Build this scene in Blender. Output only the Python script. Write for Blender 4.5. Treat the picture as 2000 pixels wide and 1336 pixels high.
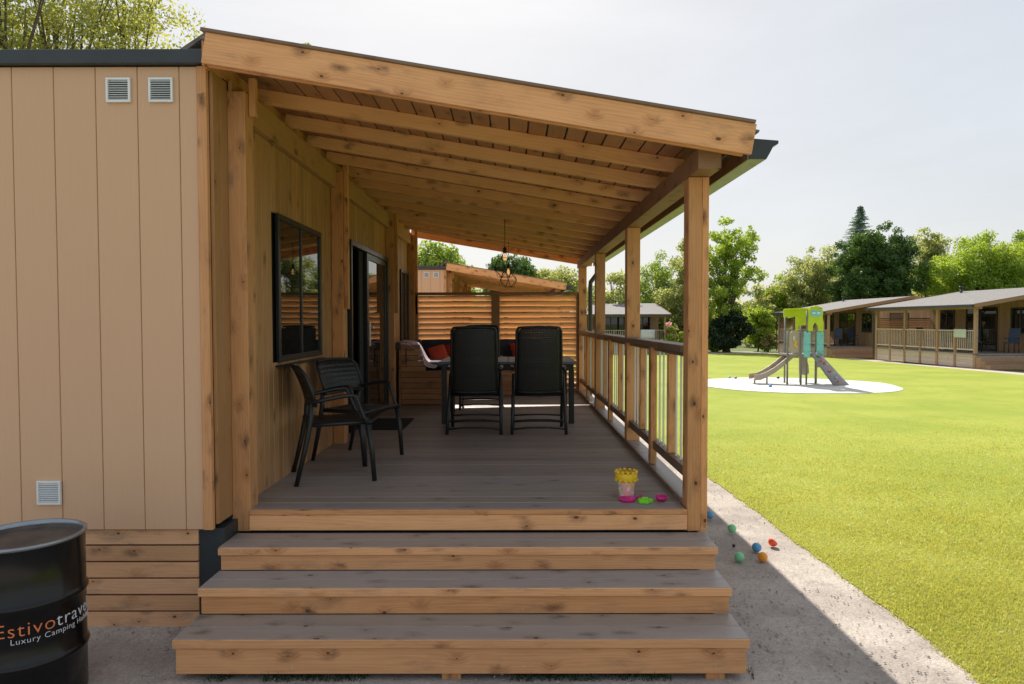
import bpy, bmesh, math, random
import numpy as np
from mathutils import Vector, Matrix
R = math.radians
random.seed(7)
for o in list(bpy.data.objects): bpy.data.objects.remove(o)
S = bpy.context.scene
COL = S.collection

# ------------------------------------------------------------------ camera
cd = bpy.data.cameras.new('camera'); cam = bpy.data.objects.new('camera', cd); COL.objects.link(cam)
cam.location = (0, 0, 1.78)
cd.sensor_width = 36; cd.lens = 24.0; cd.clip_start = 0.05; cd.clip_end = 3000
cam.rotation_euler = (R(90 - 1.72), R(0.12), R(0.09))
S.camera = cam
# ------------------------------------------------------------------ world, sun, exposure
SUN = Vector((-0.136, 1.03, 1.0)).normalized()
elev = math.asin(SUN.z); az = math.atan2(SUN.x, SUN.y)
W = bpy.data.worlds.new('World'); S.world = W; W.use_nodes = True
wt = W.node_tree; bg = wt.nodes['Background']
sk = wt.nodes.new('ShaderNodeTexSky'); sk.sky_type = 'NISHITA'; sk.sun_disc = False
sk.sun_elevation = elev; sk.sun_rotation = az
sk.air_density = 1.0; sk.dust_density = 2.0; sk.ozone_density = 1.3; sk.altitude = 0
gm = wt.nodes.new('ShaderNodeGamma'); gm.inputs[1].default_value = .2
hs = wt.nodes.new('ShaderNodeHueSaturation'); hs.inputs['Saturation'].default_value = 1.35; hs.inputs['Value'].default_value = 1.66
wt.links.new(sk.outputs[0], gm.inputs[0]); wt.links.new(gm.outputs[0], hs.inputs['Color']); tc = wt.nodes.new('ShaderNodeTexCoord'); mp = wt.nodes.new('ShaderNodeMapping'); mp.inputs['Scale'].default_value = (1.2, 1.2, 4.5); wt.links.new(tc.outputs['Generated'], mp.inputs[0])
cn = wt.nodes.new('ShaderNodeTexNoise'); cn.inputs['Scale'].default_value = 1.6; cn.inputs['Detail'].default_value = 6; cn.inputs['Roughness'].default_value = .6; cn.inputs['Distortion'].default_value = .5; wt.links.new(mp.outputs[0], cn.inputs['Vector'])
cr = wt.nodes.new('ShaderNodeMapRange'); cr.inputs[1].default_value = .3; cr.inputs[2].default_value = .75; cr.inputs[3].default_value = .95; cr.inputs[4].default_value = 1.06; wt.links.new(cn.outputs[0], cr.inputs[0])
vm = wt.nodes.new('ShaderNodeVectorMath'); vm.operation = 'SCALE'; wt.links.new(hs.outputs[0], vm.inputs[0]); wt.links.new(cr.outputs[0], vm.inputs['Scale']); wt.links.new(vm.outputs[0], bg.inputs[0]); bg.inputs[1].default_value = 0.15
sl = bpy.data.lights.new('sun', 'SUN'); so = bpy.data.objects.new('sun', sl); COL.objects.link(so)
sl.energy = 3.1; sl.angle = R(0.53); sl.color = (1.0, 0.95, 0.86)
so.rotation_euler = (-SUN).to_track_quat('-Z', 'Y').to_euler(); so.location = (0, 0, 30)
S.view_settings.view_transform = 'Standard'; S.view_settings.look = 'None'
S.view_settings.gamma = 1; S.view_settings.exposure = 1.2
S.view_settings.use_curve_mapping = False

# ------------------------------------------------------------------ helpers
def wloc(o):
    v = Vector((0, 0, 0))
    while o: v += o.location; o = o.parent
    return v
def tag(o, label=None, cat=None, group=None, kind=None):
    if label: o['label'] = label
    if cat: o['category'] = cat
    if group: o['group'] = group
    if kind: o['kind'] = kind
    return o
def empty(name, loc=(0, 0, 0), rz=0, label=None, cat=None, group=None):
    o = bpy.data.objects.new(name, None); COL.objects.link(o)
    o.location = loc; o.rotation_euler = (0, 0, rz); o.empty_display_size = .1
    return tag(o, label, cat, group)
def copy_tree(o, parent=None):
    c = o.copy(); COL.objects.link(c)
    if parent: c.parent = parent
    for ch in list(o.children): copy_tree(ch, c)
    return c

class MB:
    """collects shapes, builds one mesh"""
    def __init__(s): s.v = []; s.f = []; s.uv = []; s.rc = []; s.mi = []; s.sm = []; s.m = 0; s.smooth = False
    def face(s, idx, uvs, rc):
        s.f.append(idx); s.uv.extend(uvs); s.rc.extend([rc] * len(idx)); s.mi.append(s.m); s.sm.append(s.smooth)
    def obox(s, c, ax, ay, az, hx, hy, hz, rc=None, la=None):
        """oriented box; la = index of the long axis for the grain"""
        c = Vector(c); A = [Vector(ax) * hx, Vector(ay) * hy, Vector(az) * hz]
        h = [hx, hy, hz]
        if la is None: la = h.index(max(h))
        rc = rc or (random.random(), random.random(), random.random())
        b = len(s.v)
        for i in (-1, 1):
            for j in (-1, 1):
                for k in (-1, 1): s.v.append(c + A[0] * i + A[1] * j + A[2] * k)
        def I(i, j, k): return b + (4 if i > 0 else 0) + (2 if j > 0 else 0) + (1 if k > 0 else 0)
        ou, ov = rc[2] * 50, rc[1] * 30
        fl = [((-1,-1,-1),(-1,-1,1),(-1,1,1),(-1,1,-1),0),((1,-1,-1),(1,1,-1),(1,1,1),(1,-1,1),0),
              ((-1,-1,-1),(1,-1,-1),(1,-1,1),(-1,-1,1),1),((-1,1,-1),(-1,1,1),(1,1,1),(1,1,-1),1),
              ((-1,-1,-1),(-1,1,-1),(1,1,-1),(1,-1,-1),2),((-1,-1,1),(1,-1,1),(1,1,1),(-1,1,1),2)]
        for n, q in enumerate(fl):
            nax = q[4]; oth = [a for a in (0, 1, 2) if a != nax]
            if la in oth: ua = la; va = [a for a in oth if a != la][0]; sc = 1
            else: ua, va = oth; sc = 1
            uvs = [(p[ua] * h[ua] + ou, p[va] * h[va] + ov + n * 3.7) for p in q[:4]]
            s.face([I(*p) for p in q[:4]], uvs, rc)
        return s
    def box(s, x0, x1, y0, y1, z0, z1, rc=None, la=None):
        return s.obox(((x0+x1)/2, (y0+y1)/2, (z0+z1)/2), (1,0,0), (0,1,0), (0,0,1), abs(x1-x0)/2, abs(y1-y0)/2, abs(z1-z0)/2, rc, la)
    def beam(s, p0, p1, w, h, up=(0, 0, 1), rc=None):
        """box from p0 to p1 (centre line), w across, h along up"""
        p0 = Vector(p0); p1 = Vector(p1); d = p1 - p0; L = d.length; d.normalize()
        side = d.cross(Vector(up)).normalized(); u = side.cross(d).normalized()
        return s.obox((p0 + p1) / 2, d, side, u, L / 2, w / 2, h / 2, rc, 0)
    def tube(s, pts, r, n=8, cap=True, closed=False, rc=None):
        pts = [Vector(p) for p in pts]; m = len(pts)
        rr = r if isinstance(r, (list, tuple)) else [r] * m
        rc = rc or (random.random(), random.random(), random.random())
        b = len(s.v); prev = None; L = 0
        for i, p in enumerate(pts):
            if closed: d = (pts[(i+1) % m] - pts[i-1])
            else: d = (pts[min(i+1, m-1)] - pts[max(i-1, 0)])
            d.normalize()
            if prev is None:
                a = Vector((0, 0, 1)) if abs(d.z) < .9 else Vector((1, 0, 0))
                e1 = d.cross(a).normalized()
            else: e1 = (prev - d * prev.dot(d)).normalized()
            prev = e1; e2 = d.cross(e1)
            for k in range(n):
                t = 2 * math.pi * k / n
                s.v.append(p + (e1 * math.cos(t) + e2 * math.sin(t)) * rr[i])
        rng = m if closed else m - 1
        osm = s.smooth; s.smooth = True
        for i in range(rng):
            i2 = (i + 1) % m
            for k in range(n):
                k2 = (k + 1) % n
                s.face([b+i*n+k, b+i*n+k2, b+i2*n+k2, b+i2*n+k], [(i*.2, k*.02), (i*.2, k*.02+.02), (i*.2+.2, k*.02+.02), (i*.2+.2, k*.02)], rc)
        s.smooth = osm
        if cap and not closed:
            s.face([b+k for k in range(n)][::-1], [(0, 0)] * n, rc); s.face([b+(m-1)*n+k for k in range(n)], [(0, 0)] * n, rc)
        return s
    def lathe(s, prof, c=(0, 0, 0), n=32, rc=None, M=None, arc=1.0):
        """prof: list of (r, z)"""
        rc = rc or (random.random(), random.random(), random.random()); c = Vector(c)
        b = len(s.v); m = len(prof)
        for r, z in prof:
            for k in range(n):
                t = 2 * math.pi * k / n
                p = Vector((r * math.cos(t), r * math.sin(t), z))
                if M: p = M @ p
                s.v.append(c + p)
        osm = s.smooth; s.smooth = True
        for i in range(m - 1):
            for k in range(n):
                k2 = (k + 1) % n
                s.face([b+i*n+k, b+i*n+k2, b+(i+1)*n+k2, b+(i+1)*n+k], [(k/n, prof[i][1]), ((k+1)/n, prof[i][1]), ((k+1)/n, prof[i+1][1]), (k/n, prof[i+1][1])], rc)
        s.smooth = osm
        return s
    def sphere(s, c, r, n=16, m=10, sc=(1, 1, 1), rc=None):
        prof = [(max(1e-5, r * math.sin(math.pi * i / m)), -r * math.cos(math.pi * i / m)) for i in range(m + 1)]
        return s.lathe(prof, c, n, rc, Matrix.Diagonal(Vector(sc)))
    def prism(s, poly, o, u, w, d, t, rc=None):
        """polygon (a,b) in plane o + a*u + b*w, extruded +-t/2 along d"""
        rc = rc or (random.random(), random.random(), random.random())
        o = Vector(o); u = Vector(u); w = Vector(w); d = Vector(d); b = len(s.v); n = len(poly)
        for sgn in (-.5, .5):
            for a, c in poly: s.v.append(o + u * a + w * c + d * (t * sgn))
        s.face([b+i for i in range(n)][::-1], [poly[i] for i in range(n)][::-1], rc)
        s.face([b+n+i for i in range(n)], [poly[i] for i in range(n)], rc)
        for i in range(n):
            j = (i + 1) % n
            s.face([b+i, b+j, b+n+j, b+n+i], [(0, 0), (.1, 0), (.1, .1), (0, .1)], rc)
        return s
    def grid(s, P, rc=None, thick=None):
        """P: rows of points"""
        rc = rc or (random.random(), random.random(), random.random()); b = len(s.v); m = len(P); n = len(P[0])
        for row in P:
            for p in row: s.v.append(Vector(p))
        osm = s.smooth; s.smooth = True
        for i in range(m - 1):
            for j in range(n - 1):
                s.face([b+i*n+j, b+i*n+j+1, b+(i+1)*n+j+1, b+(i+1)*n+j], [(i/m, j/n), (i/m, (j+1)/n), ((i+1)/m, (j+1)/n), ((i+1)/m, j/n)], rc)
        s.smooth = osm
        return s
    def build(s, name, mat, parent=None, bevel=0, label=None, solid=0, sub=0):
        me = bpy.data.meshes.new(name)
        off = wloc(parent) if parent else Vector((0, 0, 0))
        me.from_pydata([tuple(p - off) for p in s.v], [], s.f)
        uvl = me.uv_layers.new(name='UVMap'); flat = np.array(s.uv, dtype=np.float32).ravel(); uvl.data.foreach_set('uv', flat)
        ca = me.color_attributes.new('rnd', 'FLOAT_COLOR', 'CORNER')
        rc = np.ones((len(s.rc), 4), dtype=np.float32); rc[:, :3] = np.array(s.rc); ca.data.foreach_set('color', rc.ravel())
        for m in (mat if isinstance(mat, (list, tuple)) else [mat]): me.materials.append(m)
        me.polygons.foreach_set('material_index', s.mi); me.polygons.foreach_set('use_smooth', s.sm)
        me.update()
        o = bpy.data.objects.new(name, me); COL.objects.link(o)
        if parent: o.parent = parent
        if solid:
            q = o.modifiers.new('solid', 'SOLIDIFY'); q.thickness = solid; q.offset = 0
        if sub:
            q = o.modifiers.new('sub', 'SUBSURF'); q.levels = sub; q.render_levels = sub
        if bevel:
            q = o.modifiers.new('bevel', 'BEVEL'); q.width = bevel; q.segments = 1; q.limit_method = 'ANGLE'; q.angle_limit = R(50)
        if label: o['label'] = label
        return o

# ------------------------------------------------------------------ materials
class G:
    def __init__(s, name):
        s.mat = bpy.data.materials.new(name); s.mat.use_nodes = True; s.t = s.mat.node_tree
        s.b = s.t.nodes['Principled BSDF']; s.out = s.t.nodes['Material Output']
    def n(s, ty, ins=None, **kw):
        x = s.t.nodes.new(ty)
        for k, v in kw.items(): setattr(x, k, v)
        for k, v in (ins or {}).items(): s.set(x.inputs[k], v)
        return x
    def set(s, sock, v):
        if isinstance(v, bpy.types.NodeSocket): s.t.links.new(v, sock)
        else: sock.default_value = v
    def m(s, op, a, b=0.0, c=None, clamp=False):
        x = s.n('ShaderNodeMath', operation=op, use_clamp=clamp); s.set(x.inputs[0], a); s.set(x.inputs[1], b)
        if c is not None: s.set(x.inputs[2], c)
        return x.outputs[0]
    def mix(s, f, a, b, mode='MIX'):
        x = s.n('ShaderNodeMix', data_type='RGBA', blend_type=mode); s.set(x.inputs[0], f)
        s.set(x.inputs[6], a if isinstance(a, bpy.types.NodeSocket) else (*a, 1)); s.set(x.inputs[7], b if isinstance(b, bpy.types.NodeSocket) else (*b, 1))
        return x.outputs[2]
    def ramp(s, f, lo, hi, a=0.0, b=1.0):
        x = s.n('ShaderNodeMapRange', {0: f, 1: lo, 2: hi, 3: a, 4: b}, clamp=True, interpolation_type='SMOOTHSTEP'); return x.outputs[0]
    def vec(s, x, y, z=0.0):
        q = s.n('ShaderNodeCombineXYZ'); s.set(q.inputs[0], x); s.set(q.inputs[1], y); s.set(q.inputs[2], z); return q.outputs[0]
    def noise(s, v, scale=1, detail=3, rough=.5, dims='3D'):
        x = s.n('ShaderNodeTexNoise', {'Vector': v, 'Scale': scale, 'Detail': detail, 'Roughness': rough}, noise_dimensions=dims); return x.outputs[0]
    def pos(s): return s.n('ShaderNodeNewGeometry').outputs['Position']
    def bump(s, h, strength=.3, dist=.01):
        x = s.n('ShaderNodeBump', {'Height': h, 'Strength': strength, 'Distance': dist}); s.t.links.new(x.outputs[0], s.b.inputs['Normal'])

def wood(name, base, dark, knot=(.07, .03, .012), grey=(.3, .25, .2), greyamt=.25, rough=.65, groove=0, var=.3, knots=1.0, contrast=1.0, spec=.3):
    g = G(name)
    uv = g.n('ShaderNodeUVMap').outputs[0]; sp = g.n('ShaderNodeSeparateXYZ', {0: uv}); u, v = sp.outputs[0], sp.outputs[1]
    at = g.n('ShaderNodeAttribute', attribute_name='rnd'); ar = g.n('ShaderNodeSeparateColor', {0: at.outputs[0]}); r1, r2, r3 = ar.outputs[0], ar.outputs[1], ar.outputs[2]
    kv = g.vec(g.m('MULTIPLY', u, 4.6), g.m('MULTIPLY', v, 7.5))
    vo = g.n('ShaderNodeTexVoronoi', {'Vector': kv, 'Scale': 1.0, 'Randomness': 1.0}, voronoi_dimensions='2D', feature='F1')
    kd = vo.outputs['Distance']; ks = g.n('ShaderNodeSeparateColor', {0: vo.outputs['Color']})
    sel = g.m('GREATER_THAN', ks.outputs[0], 1 - .62 * knots)
    sz = g.m('MULTIPLY_ADD', g.m('POWER', ks.outputs[1], 2.0), .075, .018)
    nz = g.noise(g.vec(g.m('MULTIPLY', u, 40), g.m('MULTIPLY', v, 40)), 1, 2)
    kdn = g.m('ADD', kd, g.m('MULTIPLY', g.m('SUBTRACT', nz, .5), .05))
    core = g.m('MULTIPLY', g.m('SUBTRACT', 1, g.m('DIVIDE', kdn, sz), clamp=True), sel)
    core = g.ramp(core, 0, .5)
    halo = g.m('MULTIPLY', g.ramp(kdn, .36, .04), sel)
    # growth rings bent round the knots
    warp = g.noise(g.vec(g.m('MULTIPLY', u, .9), g.m('MULTIPLY', v, 9)), 1, 3)
    ph = g.m('ADD', g.m('MULTIPLY', v, 330), g.m('MULTIPLY', warp, 34)); ph = g.m('ADD', ph, g.m('MULTIPLY', halo, 9))
    ring = g.m('MULTIPLY_ADD', g.m('SINE', ph), .5, .5)
    fine = g.noise(g.vec(g.m('MULTIPLY', u, 5), g.m('MULTIPLY', v, 260)), 1, 3, .6)
    big = g.noise(g.vec(g.m('MULTIPLY', u, 1.6), g.m('MULTIPLY', v, 7)), 1, 4, .6)
    f = g.m('ADD', g.m('MULTIPLY', ring, .15 * contrast), g.m('MULTIPLY', fine, .55 * contrast)); f = g.m('ADD', f, g.m('MULTIPLY', halo, .28))
    f = g.m('ADD', f, g.m('MULTIPLY', g.m('SUBTRACT', big, .4), .7)); f = g.ramp(f, .12, 1.15)
    c = g.mix(f, base, dark)
    st = g.ramp(g.noise(g.vec(g.m('MULTIPLY', u, 2.6), g.m('MULTIPLY', v, 9), r1), 1, 5, .65), .52, .74)
    c = g.mix(g.m('MULTIPLY', st, greyamt), c, grey)
    sm = g.m('MULTIPLY', g.ramp(kdn, .42, .05), g.ramp(g.noise(g.vec(g.m('MULTIPLY', u, 9), g.m('MULTIPLY', v, 22), r1), 1, 3), .42, .66)); sm = g.m('MULTIPLY', sm, g.m('MULTIPLY', sel, g.m('GREATER_THAN', ks.outputs[2], .45)))
    c = g.mix(g.m('MULTIPLY', sm, .62), c, tuple(x * .38 for x in grey))
    c = g.mix(g.m('MULTIPLY', core, .88), c, knot)
    k = g.m('MULTIPLY_ADD', r1, var, 1 - var / 2)
    kc = g.n('ShaderNodeCombineColor'); g.set(kc.inputs[0], k); g.set(kc.inputs[1], g.m('MULTIPLY', k, g.m('MULTIPLY_ADD', r2, .08, .96))); g.set(kc.inputs[2], g.m('MULTIPLY', k, g.m('MULTIPLY_ADD', r2, .2, .9)))
    c = g.mix(1.0, c, kc.outputs[0], 'MULTIPLY')
    h = g.m('ADD', g.m('MULTIPLY', fine, -.6), g.m('MULTIPLY', ring, -.3))
    if groove:
        gr = g.m('SINE', g.m('MULTIPLY', v, 2 * math.pi / groove)); gr = g.ramp(gr, -.9, .2)
        c = g.mix(g.m('MULTIPLY', g.m('SUBTRACT', 1, gr), .55), c, (.035, .03, .026)); h = g.m('ADD', h, g.m('MULTIPLY', gr, 1.5))
    g.set(g.b.inputs['Base Color'], c); g.b.inputs['Roughness'].default_value = rough; g.b.inputs['Specular IOR Level'].default_value = spec
    g.bump(h, .35, .0015)
    return g.mat

def plain(name, col, rough=.5, metal=0, spec=.5, var=.12, vscale=6, bump=0, bscale=60, coat=0):
    g = G(name)
    n = g.noise(g.pos(), vscale, 5, .6)
    c = g.mix(g.ramp(n, .3, .7), tuple(x * (1 - var) for x in col), tuple(min(1, x * (1 + var)) for x in col))
    g.set(g.b.inputs['Base Color'], c); g.b.inputs['Roughness'].default_value = rough
    n2 = g.noise(g.pos(), vscale * 3, 4); g.set(g.b.inputs['Roughness'], g.m('MULTIPLY_ADD', n2, .2, rough - .1, clamp=True))
    g.b.inputs['Metallic'].default_value = metal; g.b.inputs['Specular IOR Level'].default_value = spec
    if coat: g.b.inputs['Coat Weight'].default_value = coat; g.b.inputs['Coat Roughness'].default_value = .08
    if bump: g.bump(g.noise(g.pos(), bscale, 3), bump, .003)
    return g.mat

M = {}
M['wood'] = wood('pine_wood', (.83, .42, .19), (.42, .165, .06), grey=(.30, .19, .12), greyamt=.5)
M['wood_post'] = wood('post_wood', (.76, .375, .155), (.36, .15, .055), greyamt=.62, grey=(.22, .15, .10))
M['wood_beam'] = wood('beam_wood', (.36, .20, .11), (.19, .095, .05), greyamt=.4)
M['wood_clad'] = wood('cladding_wood', (.52, .285, .13), (.31, .155, .065), knots=.35, greyamt=.3, grey=(.22, .15, .07), var=.35, rough=.55)
M['wood_skirt'] = wood('skirting_wood', (.74, .42, .23), (.48, .24, .12), greyamt=.7, grey=(.22, .17, .13))
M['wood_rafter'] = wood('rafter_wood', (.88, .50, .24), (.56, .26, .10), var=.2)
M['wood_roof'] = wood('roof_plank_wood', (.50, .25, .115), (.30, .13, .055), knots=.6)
M['deck'] = wood('grooved_deck_wood', (.44, .375, .33), (.27, .22, .19), knot=(.05, .035, .03), grey=(.25, .22, .2), groove=.0117, knots=.25, rough=.5, var=.25, spec=.5)
M['tread'] = wood('tread_wood', (.37, .32, .285), (.24, .195, .17), knot=(.06, .035, .03), grey=(.28, .25, .24), greyamt=.6, knots=.95, rough=.42, var=.15, spec=.5)
M['rail_top'] = wood('rail_wood', (.24, .155, .10), (.12, .07, .045), greyamt=.6, grey=(.25, .22, .2), rough=.45, spec=.5)
M['slat'] = wood('slat_wood', (.82, .52, .27), (.52, .28, .13), knots=.5)
M['bench'] = wood('bench_wood', (.52, .27, .13), (.30, .14, .06))
M['far_wood'] = wood('far_wood', (.40, .25, .15), (.22, .13, .075), knots=.3, var=.25)
M['far_grey'] = wood('far_grey_wood', (.62, .52, .44), (.46, .36, .30), knots=.3, var=.15)
g = G('wall_panel_paint'); at = g.n('ShaderNodeAttribute', attribute_name='rnd'); ar = g.n('ShaderNodeSeparateColor', {0: at.outputs[0]}); uv = g.n('ShaderNodeUVMap').outputs[0]; sp = g.n('ShaderNodeSeparateXYZ', {0: uv})
gr_ = g.noise(g.vec(g.m('MULTIPLY', sp.outputs[0], 3), g.m('MULTIPLY', sp.outputs[1], 110)), 1, 4, .6); bl_ = g.noise(g.pos(), 1.3, 5, .6)
c = g.mix(g.ramp(gr_, .3, .7), (.695, .43, .262), (.715, .445, .272)); c = g.mix(g.m('MULTIPLY', g.ramp(bl_, .45, .7), .10), c, (.55, .36, .22)); c = g.mix(g.m('MULTIPLY', ar.outputs[0], .10), c, (.60, .38, .24))
g.set(g.b.inputs['Base Color'], c); g.b.inputs['Roughness'].default_value = .6; g.bump(gr_, .12, .0008); M['panel'] = g.mat
M['dark'] = plain('anthracite_metal', (.035, .042, .048), .38, var=.1)
M['gutter'] = plain('gutter_paint', (.16, .18, .17), .35, var=.08)
M['black'] = plain('black_gap', (.008, .008, .008), .9)
M['frame'] = plain('window_frame_paint', (.022, .026, .028), .35)
M['alu'] = plain('aluminium_vent', (.82, .84, .84), .35, metal=.15, var=.05)
M['roofing'] = plain('roof_shingle', (.17, .155, .15), .85, var=.25, vscale=9, bump=.5, bscale=90)
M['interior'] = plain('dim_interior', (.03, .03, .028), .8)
M['plastic'] = plain('black_resin', (.016, .017, .019), .42, var=.1)
M['tabletop'] = plain('grey_table_top', (.17, .20, .235), .45, var=.15)
M['cushion'] = plain('charcoal_fabric', (.045, .052, .072), .9, bump=.3, bscale=400)
M['red'] = plain('red_fabric', (.55, .06, .03), .85, bump=.3, bscale=300)
M['mat'] = plain('doormat_rubber', (.012, .012, .013), .95, bump=.6, bscale=200)
M['bulb_brass'] = plain('brass', (.4, .25, .1), .3, metal=.9)
g = G('bulb_glow'); g.b.inputs['Base Color'].default_value = (.9, .5, .2, 1); g.b.inputs['Emission Color'].default_value = (1, .55, .22, 1); g.b.inputs['Emission Strength'].default_value = .35; M['bulb'] = g.mat
# window glass: dark room behind a reflecting pane
g = G('window_glass'); g.b.inputs['Base Color'].default_value = (.012, .013, .012, 1); g.b.inputs['Roughness'].default_value = .02; g.b.inputs['IOR'].default_value = 1.75
g.bump(g.noise(g.pos(), 2.5, 1), .05, .004); M['glass'] = g.mat
g = G('drum_paint'); g.b.inputs['Base Color'].default_value = (.006, .006, .0065, 1); g.b.inputs['IOR'].default_value = 1.42
g.set(g.b.inputs['Roughness'], g.m('MULTIPLY_ADD', g.noise(g.pos(), 5, 5), .12, .12)); g.bump(g.noise(g.pos(), 8, 2), .08, .004); M['drum'] = g.mat
M['drum_rim'] = plain('drum_rim_metal', (.30, .33, .36), .3, metal=.7)
M['drum_lid'] = plain('drum_lid_dirt', (.09, .068, .055), .6, var=.3, vscale=8)
M['txt_o'] = plain('orange_lettering', (.85, .22, .08), .5); M['txt_w'] = plain('white_lettering', (.75, .75, .78), .5)
def colmat(n, c, r=.45): M[n] = plain(n, c, r, var=.06)
for n, c in (('toy_yellow', (.85, .55, .02)), ('toy_pink', (.65, .02, .22)), ('toy_green', (.22, .72, .03)), ('ball_green', (.22, .62, .33)), ('ball_blue', (.10, .33, .60)),
             ('ball_orange', (.85, .33, .03)), ('ball_red', (.85, .10, .03)), ('ball_black', (.01, .01, .015)), ('lime', (.50, .62, .02)), ('teal', (.20, .55, .50)),
             ('beige', (.40, .33, .24)), ('slide_in', (.50, .44, .36)), ('climb', (.25, .235, .235)), ('steel', (.30, .30, .29)), ('pole', (.20, .20, .17)), ('white_cloth', (.75, .75, .78)),
             ('pale', (.50, .56, .50)), ('eye', (.12, .25, .28)), ('navy', (.03, .05, .10)), ('hold_red', (.6, .1, .04)), ('hold_yel', (.8, .5, .05))): colmat(n, c)
M['baluster'] = plain('baluster_steel', (.78, .76, .68), .4, var=.06)  # pale steel, lightened further so the bars carry their sunlit edges in the colour
# bucket picture band: blotchy print in pink, yellow, green
g = G('bucket_print'); vo = g.n('ShaderNodeTexVoronoi', {'Vector': g.pos(), 'Scale': 42.0}, feature='F1'); sc = g.n('ShaderNodeSeparateColor', {0: vo.outputs['Color']})
c = g.mix(g.m('GREATER_THAN', sc.outputs[0], .55), (.82, .42, .42), (.82, .62, .22)); c = g.mix(g.m('GREATER_THAN', sc.outputs[1], .78), c, (.75, .78, .7)); c = g.mix(g.m('GREATER_THAN', sc.outputs[2], .86), c, (.35, .6, .2))
g.set(g.b.inputs['Base Color'], c); g.b.inputs['Roughness'].default_value = .4; M['bucket'] = g.mat
# striped blanket
g = G('striped_blanket'); uv = g.n('ShaderNodeUVMap').outputs[0]; sp = g.n('ShaderNodeSeparateXYZ', {0: uv}); s_ = g.m('SINE', g.m('MULTIPLY', sp.outputs[1], 26))
c = g.mix(g.m('GREATER_THAN', s_, .1), (.55, .28, .32), (.45, .42, .5)); c = g.mix(g.m('GREATER_THAN', g.m('SINE', g.m('MULTIPLY', sp.outputs[1], 61)), .8), c, (.75, .7, .7))
g.set(g.b.inputs['Base Color'], c); g.b.inputs['Roughness'].default_value = .95; M['blanket'] = g.mat
# gravel
def gravel(name, a, b, c_, sc=1.0):
    g = G(name); p = g.pos()
    n1 = g.noise(p, 1.6 * sc, 6, .6); n2 = g.noise(p, 95, 4, .7)
    vo = g.n('ShaderNodeTexVoronoi', {'Vector': p, 'Scale': 85.0}, feature='F1'); vs = g.n('ShaderNodeSeparateColor', {0: vo.outputs['Color']})
    c = g.mix(g.ramp(n1, .38, .62), a, b); c = g.mix(g.m('MULTIPLY', g.ramp(n2, .42, .75), .35), c, c_); c = g.mix(g.m('MULTIPLY', g.ramp(g.noise(p, 4.5 * sc, 5, .65), .55, .7), .55), c, c_)
    k = g.m('MULTIPLY_ADD', vs.outputs[0], .26, .85); kk = g.n('ShaderNodeCombineColor'); [g.set(kk.inputs[i], k) for i in range(3)]
    c = g.mix(1.0, c, kk.outputs[0], 'MULTIPLY')
    g.set(g.b.inputs['Base Color'], c); g.b.inputs['Roughness'].default_value = .95; g.b.inputs['Specular IOR Level'].default_value = .15
    h = g.m('ADD', g.m('MULTIPLY', vo.outputs['Distance'], -1.2), n2); h = g.m('ADD', h, g.m('MULTIPLY', g.noise(p, 14, 3), 1.5)); g.bump(h, .4, .005)
    return g.mat
M['gravel'] = gravel('gravel_path', (.36, .31, .27), (.49, .43, .375), (.23, .19, .165))
M['path'] = gravel('pale_path', (.45, .38, .32), (.55, .48, .42), (.35, .29, .24))
M['sand'] = gravel('white_sand', (.56, .54, .51), (.66, .64, .61), (.42, .40, .38), 3)
M['stone'] = plain('pebble', (.42, .37, .33), .9, var=.35, vscale=40)
# lawn
g = G('lawn_grass'); p = g.pos()
n1 = g.noise(p, .45, 5, .6); n2 = g.noise(p, 7, 4, .7); n3 = g.noise(p, 90, 3, .7)
c = g.mix(g.ramp(n1, .35, .65), (.245, .295, .042), (.32, .35, .06)); c = g.mix(g.m('MULTIPLY', g.ramp(n2, .45, .7), .35), c, (.19, .27, .025)); c = g.mix(g.m('MULTIPLY', g.ramp(g.noise(p, 1.7, 5, .7), .56, .72), .5), c, (.14, .23, .02)); c = g.mix(g.m('MULTIPLY', g.ramp(n3, .5, .8), .55), c, (.42, .40, .10))
g.set(g.b.inputs['Base Color'], c); g.b.inputs['Roughness'].default_value = .9; g.b.inputs['Specular IOR Level'].default_value = .1; g.bump(g.m('ADD', n3, n2), .5, .015); M['lawn'] = g.mat
g = G('rough_grass'); n2 = g.noise(g.pos(), 1.2, 6, .7); g.set(g.b.inputs['Base Color'], g.mix(g.ramp(n2, .35, .65), (.07, .10, .02), (.14, .17, .04))); g.b.inputs['Roughness'].default_value = 1; M['ground'] = g.mat
def leafmat(name, a, b, tr=.45):
    g = G(name); at = g.n('ShaderNodeAttribute', attribute_name='rnd'); sp = g.n('ShaderNodeSeparateColor', {0: at.outputs[0]})
    c = g.mix(sp.outputs[0], a, b)
    d = g.n('ShaderNodeBsdfDiffuse', {0: c}); t = g.n('ShaderNodeBsdfTranslucent', {0: g.mix(.6, c, tuple(min(1, x * q) for x, q in zip(b, (1.5, 1.35, .6))))})
    gl = g.n('ShaderNodeBsdfGlossy', {0: (.6, .6, .6, 1), 1: .4})
    mx = g.n('ShaderNodeMixShader', {0: tr}); g.t.links.new(d.outputs[0], mx.inputs[1]); g.t.links.new(t.outputs[0], mx.inputs[2])
    m2 = g.n('ShaderNodeMixShader', {0: .05}); g.t.links.new(mx.outputs[0], m2.inputs[1]); g.t.links.new(gl.outputs[0], m2.inputs[2]); g.t.links.new(m2.outputs[0], g.out.inputs[0])
    return g.mat
M['leaf_bright'] = leafmat('bright_leaf', (.15, .31, .035), (.40, .50, .08), .55)
M['leaf_pale'] = leafmat('pale_spring_leaf', (.20, .26, .08), (.46, .48, .14), .5)
M['leaf_mid'] = leafmat('mid_leaf', (.10, .22, .035), (.32, .42, .08), .5)
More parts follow.
